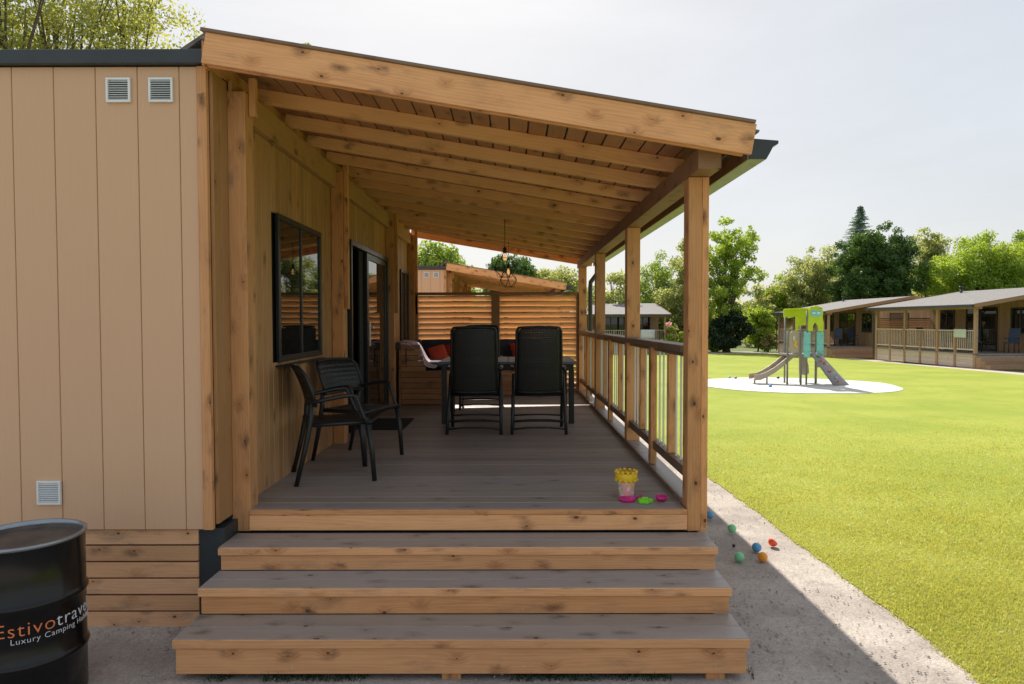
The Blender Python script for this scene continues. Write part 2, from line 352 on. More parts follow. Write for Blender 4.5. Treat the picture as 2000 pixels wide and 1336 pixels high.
M['leaf_olive'] = leafmat('olive_leaf', (.20, .26, .09), (.42, .46, .19), .55)
M['leaf_dark'] = leafmat('dark_leaf', (.03, .085, .02), (.12, .21, .045), .32)
M['leaf_shade'] = leafmat('dark_evergreen_leaf', (.015, .035, .015), (.04, .075, .03), .2)
M['leaf_spruce'] = leafmat('hazy_spruce_needle', (.16, .25, .22), (.28, .38, .33), .25)  # distance haze is put into the pale needle colour
M['blossom'] = leafmat('pink_blossom', (.45, .16, .30), (.75, .42, .55))
M['blade'] = leafmat('grass_blade', (.24, .31, .05), (.56, .53, .18), .5)
M['bark'] = plain('bark', (.11, .085, .06), .95, var=.4, vscale=12, bump=.8, bscale=30)

# ------------------------------------------------------------------ ground
def gz(y): return -.0105 * max(0, min(y, 62) - 5)
def sheet(name, xl, xr, ys, dz, mat, kind='structure', jag=0):
    m = MB()
    rows = []
    for y in ys:
        a = xl(y) if callable(xl) else xl; b = xr(y) if callable(xr) else xr
        rows.append([(a + (b - a) * k / 4, y, gz(y) + dz) for k in range(5)])
    m.grid(rows); o = m.build(name, mat); o['kind'] = kind; return o
def rng(a, b, s): n = max(1, int((b - a) / s)); return [a + (b - a) * i / n for i in range(n + 1)]
sheet('ground', -600, 600, [-300, 5, 62, 900], -.03, M['ground'])
wob = lambda y, k=0: .014 * math.sin(y * 2.1 + k) + .006 * math.sin(y * 5.3 + 2 * k) + .005 * math.sin(y * 17 + k) + .004 * math.sin(y * 41 + k)
edge = lambda y: 2.30 + wob(y) - .012 * max(0, y - 5)
sheet('gravel_ground', -14, lambda y: edge(y) + .05, rng(-6, 5, .5) + rng(5.5, 62, 2), -.006, M['gravel'])
sheet('lawn', edge, lambda y: 18.6 + .05 * math.sin(y), rng(-6, 5, .03) + rng(5.03, 12, .04) + rng(12.3, 46.5, .5), 0.0, M['lawn'])
sheet('side_path', 18.6, 19.6, rng(-6, 50, 2), -.002, M['path'])
sheet('far_path', -3, 18.58, [46.55, 50.5], -.002, M['path'])
# sandpit
m = MB(); rows = []
for k in range(9):
    rows.append([(8.52 + (2.98 + .07 * math.sin(3 * t) + .05 * math.sin(7 * t)) * k / 8 * math.cos(t), 20.8 + (2.95 + .06 * math.sin(5 * t)) * k / 8 * math.sin(t), gz(20.8 + 2.95 * k / 8 * math.sin(t)) + .03 - .02 * (k / 8) ** 4) for t in [2 * math.pi * j / 64 for j in range(65)]])
m.grid(rows); sp_ = m.build('sandpit', M['sand']); sp_['kind'] = 'structure'

def raw_mesh(name, V, F, rc, mat, nper):
    """V (n,3); F flat with nper verts per face; rc per face"""
    me = bpy.data.meshes.new(name); nf = len(F) // nper
    me.vertices.add(len(V)); me.vertices.foreach_set('co', V.astype(np.float32).ravel())
    me.loops.add(len(F)); me.loops.foreach_set('vertex_index', F.astype(np.int32))
    me.polygons.add(nf); me.polygons.foreach_set('loop_start', np.arange(0, len(F), nper, dtype=np.int32)); me.polygons.foreach_set('loop_total', np.full(nf, nper, dtype=np.int32))
    ca = me.color_attributes.new('rnd', 'FLOAT_COLOR', 'CORNER'); c = np.ones((len(F), 4), dtype=np.float32); c[:, :3] = np.repeat(rc, nper, axis=0); ca.data.foreach_set('color', c.ravel())
    me.materials.append(mat); me.update(calc_edges=True); return me
rs = np.random.RandomState(3)
# grass blades on the near lawn
N = 380000
d = 2.6 * (13.0 / 2.6) ** rs.rand(N); a = rs.rand(N)
X = d * (.30 + 1.0 * a) ; Y = d
X = 2.2 + rs.rand(N) * (np.maximum(.9 * d, 2.5) - 2.2 + 1.5)
ed = 2.30 + .014 * np.sin(Y * 2.1) + .006 * np.sin(Y * 5.3) + .005 * np.sin(Y * 17) + .004 * np.sin(Y * 41) - .012 * np.maximum(0, Y - 5)
ok = X > ed - .05 + rs.rand(N) ** .6 * .07; ok &= rs.rand(N) > (Y - 5) / 8.5; X = X[ok]; Y = Y[ok]; n = len(X)
Z = -.0105 * np.maximum(0, Y - 5)
cl = np.sin(X * 3.1 + np.sin(Y * 2.3) * 2) * np.sin(Y * 2.7 + X) * .5 + .5
h = (.008 + .013 * rs.rand(n)) * (.75 + .55 * cl); th = rs.rand(n) * 6.283; w = .0013 + .0013 * rs.rand(n) + .0003 * Y; ln = rs.randn(n, 2) * .012
V = np.zeros((n, 3, 3)); V[:, 0] = np.c_[X - w * np.cos(th), Y - w * np.sin(th), Z - .003]; V[:, 1] = np.c_[X + w * np.cos(th), Y + w * np.sin(th), Z - .003]
V[:, 2] = np.c_[X + ln[:, 0], Y + ln[:, 1], Z + h]
rcol = np.c_[np.clip(rs.rand(n) * .7 + .3 * (1 - cl), 0, 1), rs.rand(n), rs.rand(n)]
me = raw_mesh('grass', V.reshape(-1, 3), np.arange(3 * n), rcol, M['blade'], 3)
o = bpy.data.objects.new('grass', me); COL.objects.link(o); tag(o, 'short mown yellow green grass blades along the lawn edge', 'grass', kind='stuff')
# weeds at the foot of the bottom step
n = 2600; X = -1.6 + 2.8 * rs.rand(n); Y = 3.33 + .12 * rs.rand(n); kk_ = np.sin(X * 4.7) + np.sin(X * 11.3) * .6 > -.2; X, Y = X[kk_], Y[kk_]; n = len(X); th = rs.rand(n) * 6.28; w = .0025; hh = .015 + .04 * rs.rand(n) ** 2; ln = rs.randn(n, 2) * .018
V = np.zeros((n, 3, 3)); V[:, 0] = np.c_[X - w * np.cos(th), Y - w * np.sin(th), 0 * X - .004]; V[:, 1] = np.c_[X + w * np.cos(th), Y + w * np.sin(th), 0 * X - .004]; V[:, 2] = np.c_[X + ln[:, 0], Y + ln[:, 1], hh]
me = raw_mesh('weeds', V.reshape(-1, 3), np.arange(3 * n), rs.rand(n, 3), M['leaf_shade'], 3); o = bpy.data.objects.new('weeds', me); COL.objects.link(o); tag(o, 'dark low weeds growing under the bottom step', 'weeds', kind='stuff')
# pebbles
def pebbles(name, label, n, xf, yf, s0, s1):
    X = xf(n); Y = yf(n); Z = -.0105 * np.maximum(0, Y - 5)
    s = s0 + (s1 - s0) * rs.rand(n) ** 3; base = np.array([(1,0,0),(-1,0,0),(0,1,0),(0,-1,0),(0,0,.7),(0,0,-.5)])
    V = base[None] * s[:, None, None] * (.6 + .8 * rs.rand(n, 6, 1)); t = rs.rand(n) * 6.28; c_, s_ = np.cos(t)[:, None], np.sin(t)[:, None]
    V = np.stack([V[..., 0] * c_ - V[..., 1] * s_, V[..., 0] * s_ + V[..., 1] * c_, V[..., 2]], -1); V += np.stack([X, Y, Z + s * .15], -1)[:, None]
    T = np.array([(0,2,4),(2,1,4),(1,3,4),(3,0,4),(2,0,5),(1,2,5),(3,1,5),(0,3,5)]); F = (np.arange(n)[:, None, None] * 6 + T[None]).ravel()
    me = raw_mesh(name, V.reshape(-1, 3), F, rs.rand(n * 8, 3), M['stone'], 3); o = bpy.data.objects.new(name, me); COL.objects.link(o); tag(o, label, 'gravel', kind='stuff')
pebbles('gravel', 'loose grey brown gravel stones at the foot of the steps and beside the drum', 3500, lambda n: -4 + 6.3 * rs.rand(n), lambda n: 2.6 + 1.9 * rs.rand(n), .002, .010)
pebbles('path_gravel', 'loose gravel stones on the strip between deck and lawn', 2000, lambda n: 1.2 + 1.08 * rs.rand(n), lambda n: 2.8 + 6 * rs.rand(n) ** 1.5, .002, .008)

# ------------------------------------------------------------------ the main cabin
SL = .168
def zb(x): return 2.745 + SL * (1.14 - x)       # underside of the rafters
GL = -1.70                                       # porch wall plane
cab = empty('holiday_cabin', (-1.7, 7.5, 0), 0, 'large timber holiday cabin with covered deck and three front steps, nearest building', 'cabin')
rv = Vector((1, 0, -SL)).normalized(); rn = Vector((SL, 0, 1)).normalized()
# --- end wall
m = MB(); xs = [-1.797, -1.902] + [-1.902 - .239 * i for i in range(1, 19)]
for a, b in zip(xs, xs[1:]): m.box(b + .0018, a - .0018, 3.93, 3.95, .575, 3.235)
ew = m.build('end_wall', M['panel'], cab, bevel=.003)
MB().box(-6.2, -1.76, 3.952, 4.10, .58, 3.23).build('wall_core', M['black'], ew)
MB().box(-1.796, -1.742, 3.918, 3.952, .575, 3.235).build('corner_trim', M['wood'], ew, bevel=.002)
# returning side strip between corner and first post
m = MB()
for k in range(2): m.box(-1.742, -1.722, 3.955 + k * .102, 4.053 + k * .102, .60, 3.22)
m.build('side_cladding', M['wood_clad'], ew, bevel=.002)
def vent(x, z, par):
    m = MB(); s = .069; t = .012
    m.box(x-s, x+s, 3.912, 3.928, z+s-t, z+s); m.box(x-s, x+s, 3.912, 3.928, z-s, z-s+t); m.box(x-s, x-s+t, 3.912, 3.928, z-s+t, z+s-t); m.box(x+s-t, x+s, 3.912, 3.928, z-s+t, z+s-t)
    o = m.build('vent', M['alu'], par, bevel=.001)
    m = MB(); 
    for i in range(9): zz = z - s + t + .006 + i * (2 * s - 2 * t) / 9; m.obox((x, 3.918, zz), (1,0,0), (0,.8,.6), (0,-.6,.8), s - t, .006, .0012)
    m.build('slats', M['alu'], o); MB().box(x-s+t, x+s-t, 3.926, 3.929, z-s+t, z+s-t).build('backing', M['dark'], o)
vent(-2.242, 3.10, ew); vent(-2.0, 3.10, ew); vent(-2.688, .795, ew)
# dark skirting corner + skirting boards
m = MB()
for i in range(6): z1 = .568 - i * .098; m.box(-6.2, -1.845, 3.955, 3.98, z1 - .088, z1)
m.build('skirting', M['wood_skirt'], cab, bevel=.002)
m = MB().box(-6.2, -1.848, 3.99, 4.0, 0, .57); m.build('skirting_shadow_board', M['black'], cab)
MB().box(-1.843, -1.695, 3.965, 4.6, 0, .572).build('corner_panel', M['dark'], cab)
# --- main roof band
m = MB().box(-6.4, -1.735, 3.89, 11.4, 3.24, 3.32).build('roof_edge', M['dark'], cab, bevel=.003)
MB().box(-6.3, -1.80, 3.95, 11.3, 3.322, 3.34).build('flat_roof', M['roofing'], m)
m = MB()
for k in range(7):
    x0 = -1.74 - .0; m.prism([(-.20, 0), (0, .13), (0, .11), (-.15, 0)], (-1.735, 4.42 + k * .95, 3.322), (1,0,0), (0,0,1), (0,1,0), .94)
m.build('ridge_flashing', M['roofing'], cab)
# --- porch wall: vertical boards with openings
WIN = [(4.90, 6.0, 1.49, 2.56), (7.04, 9.10, .63, 2.63), (10.28, 11.02, 1.47, 2.57)]
m = MB(); y = 4.163
while y < 11.22:
    y1 = min(y + .095, 11.24); segs = [(.62, zb(GL) + .02)]
    for (a, b, z0, z1) in WIN:
        if y1 > a + .01 and y < b - .01: segs = [(.62, z0), (z1, zb(GL) + .02)] if z0 > .7 else [(z1, zb(GL) + .02)]
    for s0, s1 in segs: m.box(-1.722, -1.700, y + .0015, y1 - .0035, s0, s1, la=2)
    y = y1
pw = m.build('porch_wall', M['wood_clad'], cab, bevel=.004)
m = MB(); m.m = 0
m.box(-1.76, -1.725, 4.10, 7.04, .58, 3.23); m.box(-1.76, -1.725, 9.10, 11.24, .58, 3.23); m.box(-1.76, -1.725, 7.04, 9.10, 2.63, 3.23)
m.build('wall_core', M['black'], pw)
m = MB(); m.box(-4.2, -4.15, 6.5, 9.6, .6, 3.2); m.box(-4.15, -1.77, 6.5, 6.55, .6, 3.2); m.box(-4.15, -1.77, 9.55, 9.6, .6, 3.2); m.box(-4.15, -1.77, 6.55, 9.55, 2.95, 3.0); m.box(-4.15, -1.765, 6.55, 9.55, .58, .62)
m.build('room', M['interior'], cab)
MB().box(-1.699, -1.69, 4.33, 4.40, 2.62, 2.76).build('small_vent', M['dark'], cab)
MB().box(-6.2, -1.77, 11.24, 11.27, 0, 3.23).build('rear_wall', M['panel'], cab)
def window(y0, y1, z0, z1, name='window', split=(.5,), handle=True):
    X0, X1 = -1.705, -1.676; t = .042
    m = MB().box(X0, X1, y0, y1, z1-t, z1).box(X0, X1, y0, y1, z0, z0+t).box(X0, X1, y0, y0+t, z0+t, z1-t).box(X0, X1, y1-t, y1, z0+t, z1-t)
    o = m.build(name, M['frame'], cab, bevel=.004)
    prev = y0 + t
    for s in split: ym = y0 + (y1-y0) * s; MB().box(X0+.006, X1-.004, ym-.012, ym+.012, z0+t, z1-t).build('mullion', M['frame'], o, bevel=.003)
    MB().box(-1.700, -1.690, y0+t, y1-t, z0+t, z1-t).build('pane', M['glass'], o)
    return o
w1 = window(*WIN[0]); MB().box(-1.700, -1.655, 4.87, 6.01, 1.455, 1.469).build('sill', M['frame'], w1, bevel=.003)
window(*WIN[2])
# sliding door: open near half, glazed far half
y0, y1, z0, z1 = WIN[1]
m = MB().box(-1.74, -1.66, y0, y1, z1-.055, z1).box(-1.74, -1.66, y0, y0+.05, z0, z1-.055).box(-1.74, -1.66, y1-.05, y1, z0, z1-.055).box(-1.74, -1.66, y0+.05, y1-.05, z0, z0+.03)
door = m.build('sliding_door', M['frame'], cab, bevel=.003)
ym = 7.86
m = MB().box(-1.715, -1.675, ym, ym+.09, z0+.03, z1-.055).box(-1.715, -1.675, y1-.13, y1-.05, z0+.03, z1-.055).box(-1.715, -1.675, ym+.09, y1-.13, z1-.13, z1-.055).box(-1.715, -1.675, ym+.09, y1-.13, z0+.03, z0+.11)
leaf = m.build('door_leaf', M['frame'], door, bevel=.003)
MB().box(-1.70, -1.688, ym+.09, y1-.13, z0+.11, z1-.13).build('pane', M['glass'], leaf)
m = MB().box(-1.665, -1.650, ym+.025, ym+.06, 1.50, 1.78).box(-1.65, -1.62, ym+.03, ym+.05, 1.70, 1.72).box(-1.64, -1.62, ym+.03, ym+.14, 1.70, 1.72); m.build('handle', M['alu'], leaf, bevel=.002)
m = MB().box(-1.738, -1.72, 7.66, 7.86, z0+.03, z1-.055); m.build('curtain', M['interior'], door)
m = MB().box(-1.575, -1.52, 9.16, 9.24, 1.41, 1.50); sock = m.build('socket_box', M['plastic'], cab, bevel=.006)
MB().tube([(-1.545, 9.2, 1.42), (-1.54, 9.19, 1.2), (-1.55, 9.2, .9), (-1.56, 9.2, .64)], .006, 6).build('cable', M['plastic'], sock)
# --- deck
m = MB(); y = 4.165; i = 0
while y < 11.2:
    m.box(-1.715, 1.055, y, y + .1395, .595, .63, la=0); y += .1440
dk = m.build('deck', M['deck'], cab, bevel=.003)
m = MB().box(-1.616, 1.062, 4.140, 4.162, .504, .597, la=0); m.build('deck_fascia', M['wood'], dk, bevel=.002)
m = MB().box(-1.616, 1.062, 4.138, 4.163, .5985, .6285, la=0); m.build('deck_nosing', M['wood'], dk, bevel=.003)
MB().box(-1.71, 1.05, 4.18, 11.2, .40, .58).build('deck_joists', M['black'], dk)
m = MB()
for k in range(5): m.box(1.165, 1.187, 4.285, 11.2, .49 - k * .112 - .105, .49 - k * .112 + .0)
m.build('deck_side_skirt', M['wood_skirt'], dk, bevel=.002)
# --- steps
TZ = [.490, .353, .208]; TF = [3.863, 3.610, 3.327]; TB = [4.138, 3.878, 3.626]; ZN = [.353, .208, .030]
SX0, SX1 = -1.692, 1.168
for k in range(3):
    z, f, b = TZ[k], TF[k], TB[k]
    root = MB().box(SX0+.012, SX1-.012, f+.014, f+.036, ZN[k] + (.003 if k < 2 else 0), z-.047, la=0).build('step', M['wood'], cab, bevel=.002)
    mid = (f + b) / 2
    m = MB().box(SX0, SX1, mid+.002, b, z-.045, z, la=0); m.build('tread_board', M['tread'], root, bevel=.003)
    m = MB()
    rc = (random.random(), random.random(), random.random())
    m.box(SX0, SX1, f+.012, mid-.002, z-.045, z-.0001, rc, la=0); m.build('tread_board', M['tread'], root, bevel=.002)
    m = MB().box(SX0, SX1, f, f+.011, z-.045, z-.001, la=0); m.build('nosing', M['wood'], root, bevel=.003)
    for xe in (SX0+.014, SX1-.036): MB().box(xe, xe+.022, f+.038, b-.01, ZN[k]+.003, z-.047, la=1).build('end_board', M['wood'], root)
for x in (-.36, .96): MB().box(x, x+.095, 3.36, 3.45, -.02, .16, la=2).build('step_support', M['wood_post'], cab, bevel=.003)
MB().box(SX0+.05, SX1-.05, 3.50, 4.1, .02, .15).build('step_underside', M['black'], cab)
# bolts / screws
for k in range(3):
    for x in (-1.1, .05, 1.0):
        MB().lathe([(.0001, -.003), (.006, -.003), (.006, 0)], (x, TF[k]+.0125, (ZN[k] + TZ[k] - .04) / 2 - .03), 10, M=Matrix.Rotation(R(90), 3, 'X')).build('screw', M['alu'], cab)
# --- posts
PY = [4.16, 6.40, 8.82, 11.05]
for y in PY:
    b0 = .490 if y == PY[0] else .0
    if y == PY[0]: m = MB().box(1.066, 1.148, y, y+.12, b0, 2.653, la=2).box(1.1485, 1.190, y+.001, y+.119, b0, 2.653, la=2)
    else: m = MB().box(1.066, 1.19, y, y+.12, .0, 2.653, la=2)
    m.build('porch_post', M['wood_post'], cab, bevel=.004)
for y in [4.163, 6.40, 9.14, 11.05]:
    if y < 5: m = MB().box(-1.733, -1.618, y, y+.132, .492, zb(-1.6)-.03, la=2).box(-1.616, -1.574, y+.05, y+.095, 3.04, zb(-1.58)+.07, la=2)
    else: m = MB().box(-1.697, -1.59, y, y+.115, .63, zb(-1.6)-.03, la=2).box(-1.588, -1.545, y+.03, y+.075, 1.9, zb(-1.54)+.08, la=2)
    m.build('wall_post', M['wood_post'], cab, bevel=.004)
# --- beams
MB().box(1.066, 1.200, 3.955, 11.38, 2.655, 2.778, la=1).build('eave_beam', M['wood_beam'], cab, bevel=.004)
MB().box(-1.697, -1.645, 4.29, 11.3, 3.03, zb(-1.65)-.002, la=1).build('wall_plate', M['wood_clad'], cab, bevel=.003)
# --- rafters
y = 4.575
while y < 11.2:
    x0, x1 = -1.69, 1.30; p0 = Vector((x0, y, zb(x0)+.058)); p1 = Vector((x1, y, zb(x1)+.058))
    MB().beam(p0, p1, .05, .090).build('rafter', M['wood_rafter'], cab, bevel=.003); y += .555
# --- canopy roof
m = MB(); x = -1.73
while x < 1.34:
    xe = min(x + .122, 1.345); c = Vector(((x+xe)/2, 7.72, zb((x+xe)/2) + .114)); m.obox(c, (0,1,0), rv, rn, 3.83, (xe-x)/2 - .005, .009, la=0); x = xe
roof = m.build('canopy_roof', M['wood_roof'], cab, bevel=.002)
m = MB().beam((-1.735, 7.72, zb(-1.735)+.133), (1.375, 7.72, zb(1.375)+.133), 7.76, .012); m.build('roofing_sheet', M['roofing'], roof)
for y in (3.85, 11.59):
    d_ = .022
    m = MB().beam((-1.72, y, zb(-1.72)+.083), (1.347, y, zb(1.347)+.083), d_, .172); f = m.build('fascia_board', M['wood'], roof, bevel=.003)
    sy = .019 if y < 5 else -.019
    m = MB().beam((-1.70, y+sy*1.2, zb(-1.70)+.042), (1.30, y+sy*1.2, zb(1.30)+.042), .022, .11); m.build('inner_batten', M['wood'], f, bevel=.003)
    m = MB().beam((-1.73, y-.001, zb(-1.73)+.179), (1.352, y-.001, zb(1.352)+.179), .046, .018); m.build('edge_trim', M['rail_top'], f, bevel=.002)
# gable closing board at ridge
MB().box(-1.742, -1.728, 3.87, 11.5, 3.22, 3.38).build('ridge_board', M['wood'], roof)
# --- gutter
gx, gy0, gy1 = 1.352, 3.93, 11.42
prof = [(0, .118), (0, 0), (.095, 0), (.115, .035), (.135, .075), (.16, .085), (.163, .105), (.157, .105), (.154, .09), (.13, .082), (.109, .038), (.091, .005), (.005, .005), (.005, .118)]
gu = MB().prism(prof, (gx, (gy0+gy1)/2, 2.703), (1,0,0), (0,0,1), (0,1,0), gy1-gy0).build('gutter', M['gutter'], cab)
for y in (gy0-.002, gy1+.002): MB().prism([(0, .118), (0, 0), (.095, 0), (.115, .035), (.135, .075), (.163, .088), (.163, .105)], (gx, y, 2.703), (1,0,0), (0,0,1), (0,1,0), .004).build('gutter_end_cap', M['dark'], gu)
MB().box(1.338, 1.350, 3.93, 11.42, 2.70, 2.80, la=1).build('eave_board', M['rail_top'], gu)
m = MB().tube([(1.42, 11.2, 2.70), (1.42, 11.2, 2.62), (1.27, 11.2, 2.42), (1.265, 11.2, 2.34), (1.265, 11.2, .15)], .036, 12); m.build('downpipe', M['dark'], gu)
# --- railing
rail = MB().box(1.052, 1.195, 4.282, 11.048, 1.583, 1.628, la=1).build('railing', M['rail_top'], cab, bevel=.004)
MB().box(1.098, 1.142, 4.282, 11.048, 1.552, 1.581, la=1).build('upper_rail', M['rail_top'], rail, bevel=.003)
MB().box(1.088, 1.150, 4.282, 11.048, .785, .850, la=1).build('lower_rail', M['rail_top'], rail, bevel=.003)
MB().box(1.064, 1.188, 4.282, 11.048, .60, .662, la=1).build('base_board', M['tread'], rail, bevel=.003)
MB().box(1.050, 1.0635, 4.282, 11.048, .60, .666, la=1).build('inner_kickboard', M['rail_top'], rail, bevel=.002)
YB = []
for a, b in zip(PY, PY[1:]):
    a2 = a + .12; L = b - a2
    mid = a2 + L / 2
    MB().box(1.070, 1.118, mid-.045, mid+.045, .668, 1.581, la=2).build('intermediate_post', M['wood_post'], rail, bevel=.003)
    for q in (.25, .75):
        yy = a2 + L * q; MB().box(1.092, 1.148, yy-.02, yy+.02, .852, 1.550, la=2).build('wide_baluster', M['wood_post'], rail, bevel=.002)
    for q in (.0625, .125, .1875, .3125, .375, .4375, .5625, .625, .6875, .8125, .875, .9375):
        yy = a2 + L * q; MB().box(1.115, 1.127, yy-.006, yy+.006, .852, 1.550, la=2).build('baluster', M['baluster'], rail)
# --- privacy screen with louvres
scr = MB().box(-1.585, 1.062, 11.07, 11.19, 2.21, 2.255, la=0).box(-1.585, 1.062, 11.08, 11.18, .635, .69, la=0).box(-.35, -.22, 11.08, 11.18, .69, 2.21, la=2).box(-1.585, -1.545, 11.08, 11.18, .69, 2.21, la=2).box(1.03, 1.062, 11.08, 11.18, .69, 2.21, la=2).build('privacy_screen', M['wood_beam'], cab, bevel=.003)
for xa, xb in ((-1.543, -.352), (-.218, 1.028)):
    m = MB(); z = .735
    while z < 2.19: m.obox(((xa+xb)/2, 11.13, z), (1,0,0), (0,.78,-.626), (0,.626,.78), (xb-xa)/2, .055, .008); z += .089
    m.build('louvre_panel', M['slat'], scr, bevel=.002)

# ------------------------------------------------------------------ neighbour cabin: same type, further along
cab2 = copy_tree(cab); cab2.location = cab.location + Vector((0.02, 13.7, gz(18) + .02))
cab2['label'] = 'identical timber cabin whose sloping porch roof shows behind the louvred screen'; cab['group'] = cab2['group'] = 'timber cabins with covered porches'

# ------------------------------------------------------------------ pendant lamps
def pendant(x, y, label):
    t = empty('pendant_lamp', (x, y, 2.2), 0, label, 'lamp', 'wire pendant lamps under the porch roof')
    zc = zb(x) + .10
    m = MB().lathe([(.001, 0), (.05, 0), (.05, -.022), (.001, -.026)], (x, y, zc), 20); m.build('ceiling_rose', M['plastic'], t)
    MB().tube([(x, y, zc-.02), (x, y, 2.64)], .004, 6).build('cord', M['plastic'], t)
    m = MB().lathe([(.004, .07), (.022, .05), (.022, 0), (.018, -.01)], (x, y, 2.585), 14); m.build('lamp_holder', M['plastic'], t)
    m = MB().lathe([(.012, 0), (.013, -.02), (.022, -.045), (.024, -.058), (.015, -.078), (.001, -.084)], (x, y, 2.577), 14); m.build('bulb', M['bulb'], t)
    m = MB(); lv = [(.022, 2.60, 0), (.075, 2.52, 0), (.145, 2.40, .5), (.08, 2.30, 0)]; n = 6; P = []
    for r, z, s in lv: P.append([Vector((x + r*math.cos((k+s)*2*math.pi/n), y + r*math.sin((k+s)*2*math.pi/n), z)) for k in range(n)])
    for L in P[1:]:
        for k in range(n): m.tube([L[k], L[(k+1) % n]], .0028, 5)
    for k in range(n):
        m.tube([P[0][k], P[1][k]], .0028, 5); m.tube([P[1][k], P[2][k]], .0028, 5); m.tube([P[1][k], P[2][k-1]], .0028, 5); m.tube([P[2][k], P[3][k]], .0028, 5); m.tube([P[2][k-1], P[3][k]], .0028, 5)
    m.build('wire_shade', M['plastic'], t)
pendant(-.095, 8.0, 'black wire cage lamp hanging from the rafters, the nearer and larger one')
pendant(-.07, 10.3, 'black wire cage lamp hanging nearer the louvred screen, the smaller looking one')

# ------------------------------------------------------------------ furniture on the deck
DZ = .63
# bench
bn = empty('corner_bench', (-1.3, 10.2, DZ), 0, 'dark orange slatted wooden corner bench built in front of the louvred screen', 'bench')
m = MB()
for k in range(6): m.box(-1.54, -.93, 9.36, 9.385, DZ+.012+k*.075, DZ+.082+k*.075, la=0)
for k in range(6): m.box(-.955, -.93, 9.387, 10.48, DZ+.012+k*.075, DZ+.082+k*.075, la=1)
for k in range(6): m.box(-.93, .78, 10.48, 10.505, DZ+.012+k*.075, DZ+.082+k*.075, la=0)
m.build('bench_front', M['bench'], bn, bevel=.002)
m = MB()
for k in range(5): m.box(-1.54, -1.20 - .02 * k, 9.36, 9.385, DZ+.465+k*.075, DZ+.535+k*.075, la=0)
m.box(-1.57, -1.545, 9.36, 11.05, DZ, DZ+.84, la=1); m.box(-1.54, .80, 11.03, 11.055, DZ, DZ+.82, la=0); m.box(.78, .80, 10.48, 11.03, DZ, DZ+.6)
m.build('backrest', M['bench'], bn, bevel=.002)
m = MB().box(-1.54, -.93, 9.387, 11.02, DZ+.455, DZ+.475).box(-.93, .78, 10.506, 11.02, DZ+.455, DZ+.475); m.build('seat', M['bench'], bn)
def cushion(name, c, ax, sx, sy, sz, mat, label, cat, group=None, tilt=None, rz=0, parent=None, pinch=.4):
    m = MB(); n = 10; Mx = Matrix.Rotation(rz, 3, 'Z') @ (tilt or Matrix.Identity(3))
    for sg in (1, -1):
        rows = []
        for i in range(n+1):
            row = []
            for j in range(n+1):
                u, v = i/n*2-1, j/n*2-1; e = (1-abs(u)**pinch_p(pinch)) * (1-abs(v)**pinch_p(pinch)); e = max(e, 0) ** .5
                p = Mx @ Vector((u*sx*(1-.04*v*v), v*sy*(1-.04*u*u), sg*sz*(e*.96+.04))); row.append(Vector(c)+p)
            rows.append(row if sg > 0 else row[::-1])
        m.grid(rows)
    o = m.build(name, mat, None); tag(o, label, cat, group); return o
def pinch_p(p): return 2.2 if p > .3 else 8
TX = Matrix.Rotation(R(80), 3, 'X'); TY = Matrix.Rotation(R(90), 3, 'Y')
cushion('seat_cushion', (-.08, 10.74, DZ+.53), 0, .84, .27, .055, M['cushion'], 'long charcoal seat cushion on the bench behind the table', 'cushion', pinch=.1)
cushion('seat_cushion', (-1.22, 10.2, DZ+.53), 0, .29, .80, .055, M['cushion'], 'charcoal seat cushion on the short bench arm by the house wall', 'cushion', pinch=.1)
cushion('back_cushion', (-.99, 10.97, DZ+.66), 0, .50, .21, .05, M['cushion'], 'dark back cushion in the bench corner behind the red pillows', 'cushion', 'dark back cushions on the bench', TX, pinch=.1)
cushion('back_cushion', (.01, 10.97, DZ+.66), 0, .48, .21, .05, M['cushion'], 'dark back cushion between the two high backed chairs', 'cushion', 'dark back cushions on the bench', TX, pinch=.1)
cushion('back_cushion', (-1.47, 10.1, DZ+.67), 0, .21, .76, .05, M['cushion'], 'dark back cushion leaning on the house side of the bench', 'cushion', 'dark back cushions on the bench', TY, pinch=.1)
T1 = Matrix.Rotation(R(68), 3, 'X') @ Matrix.Rotation(R(14), 3, 'Z')
cushion('throw_pillow', (-1.12, 10.25, DZ+.655), 0, .14, .14, .055, M['red'], 'red throw pillow nearest the striped blanket', 'pillow', 'red throw pillows', T1, rz=R(25))
cushion('throw_pillow', (-.93, 10.75, DZ+.66), 0, .17, .15, .06, M['red'], 'red throw pillow half hidden behind the left high backed chair', 'pillow', 'red throw pillows', T1, rz=R(-8))
cushion('throw_pillow', (.11, 10.78, DZ+.70), 0, .14, .14, .055, M['red'], 'red throw pillow peeping out between the two high backed chairs', 'pillow', 'red throw pillows', T1, rz=R(5))
# blanket over the bench end
m = MB(); path = [(-1.60, .86), (-1.50, .875), (-1.40, .86), (-1.34, .80), (-1.29, .70), (-1.24, .60), (-1.17, .545), (-1.05, .535)]
m.grid([[(x, 9.42 + .06 * k + .01 * math.sin(k + x * 9), DZ + z + .012 + .006 * math.sin(k * 1.7 + x * 14)) if k >= 0 else (x, 9.350, DZ + z - .035) for k in range(-1, 9)] for x, z in path])
tag(m.build('blanket', M['blanket'], None, solid=.012, sub=1), 'pink and grey striped blanket draped over the end of the bench', 'blanket')
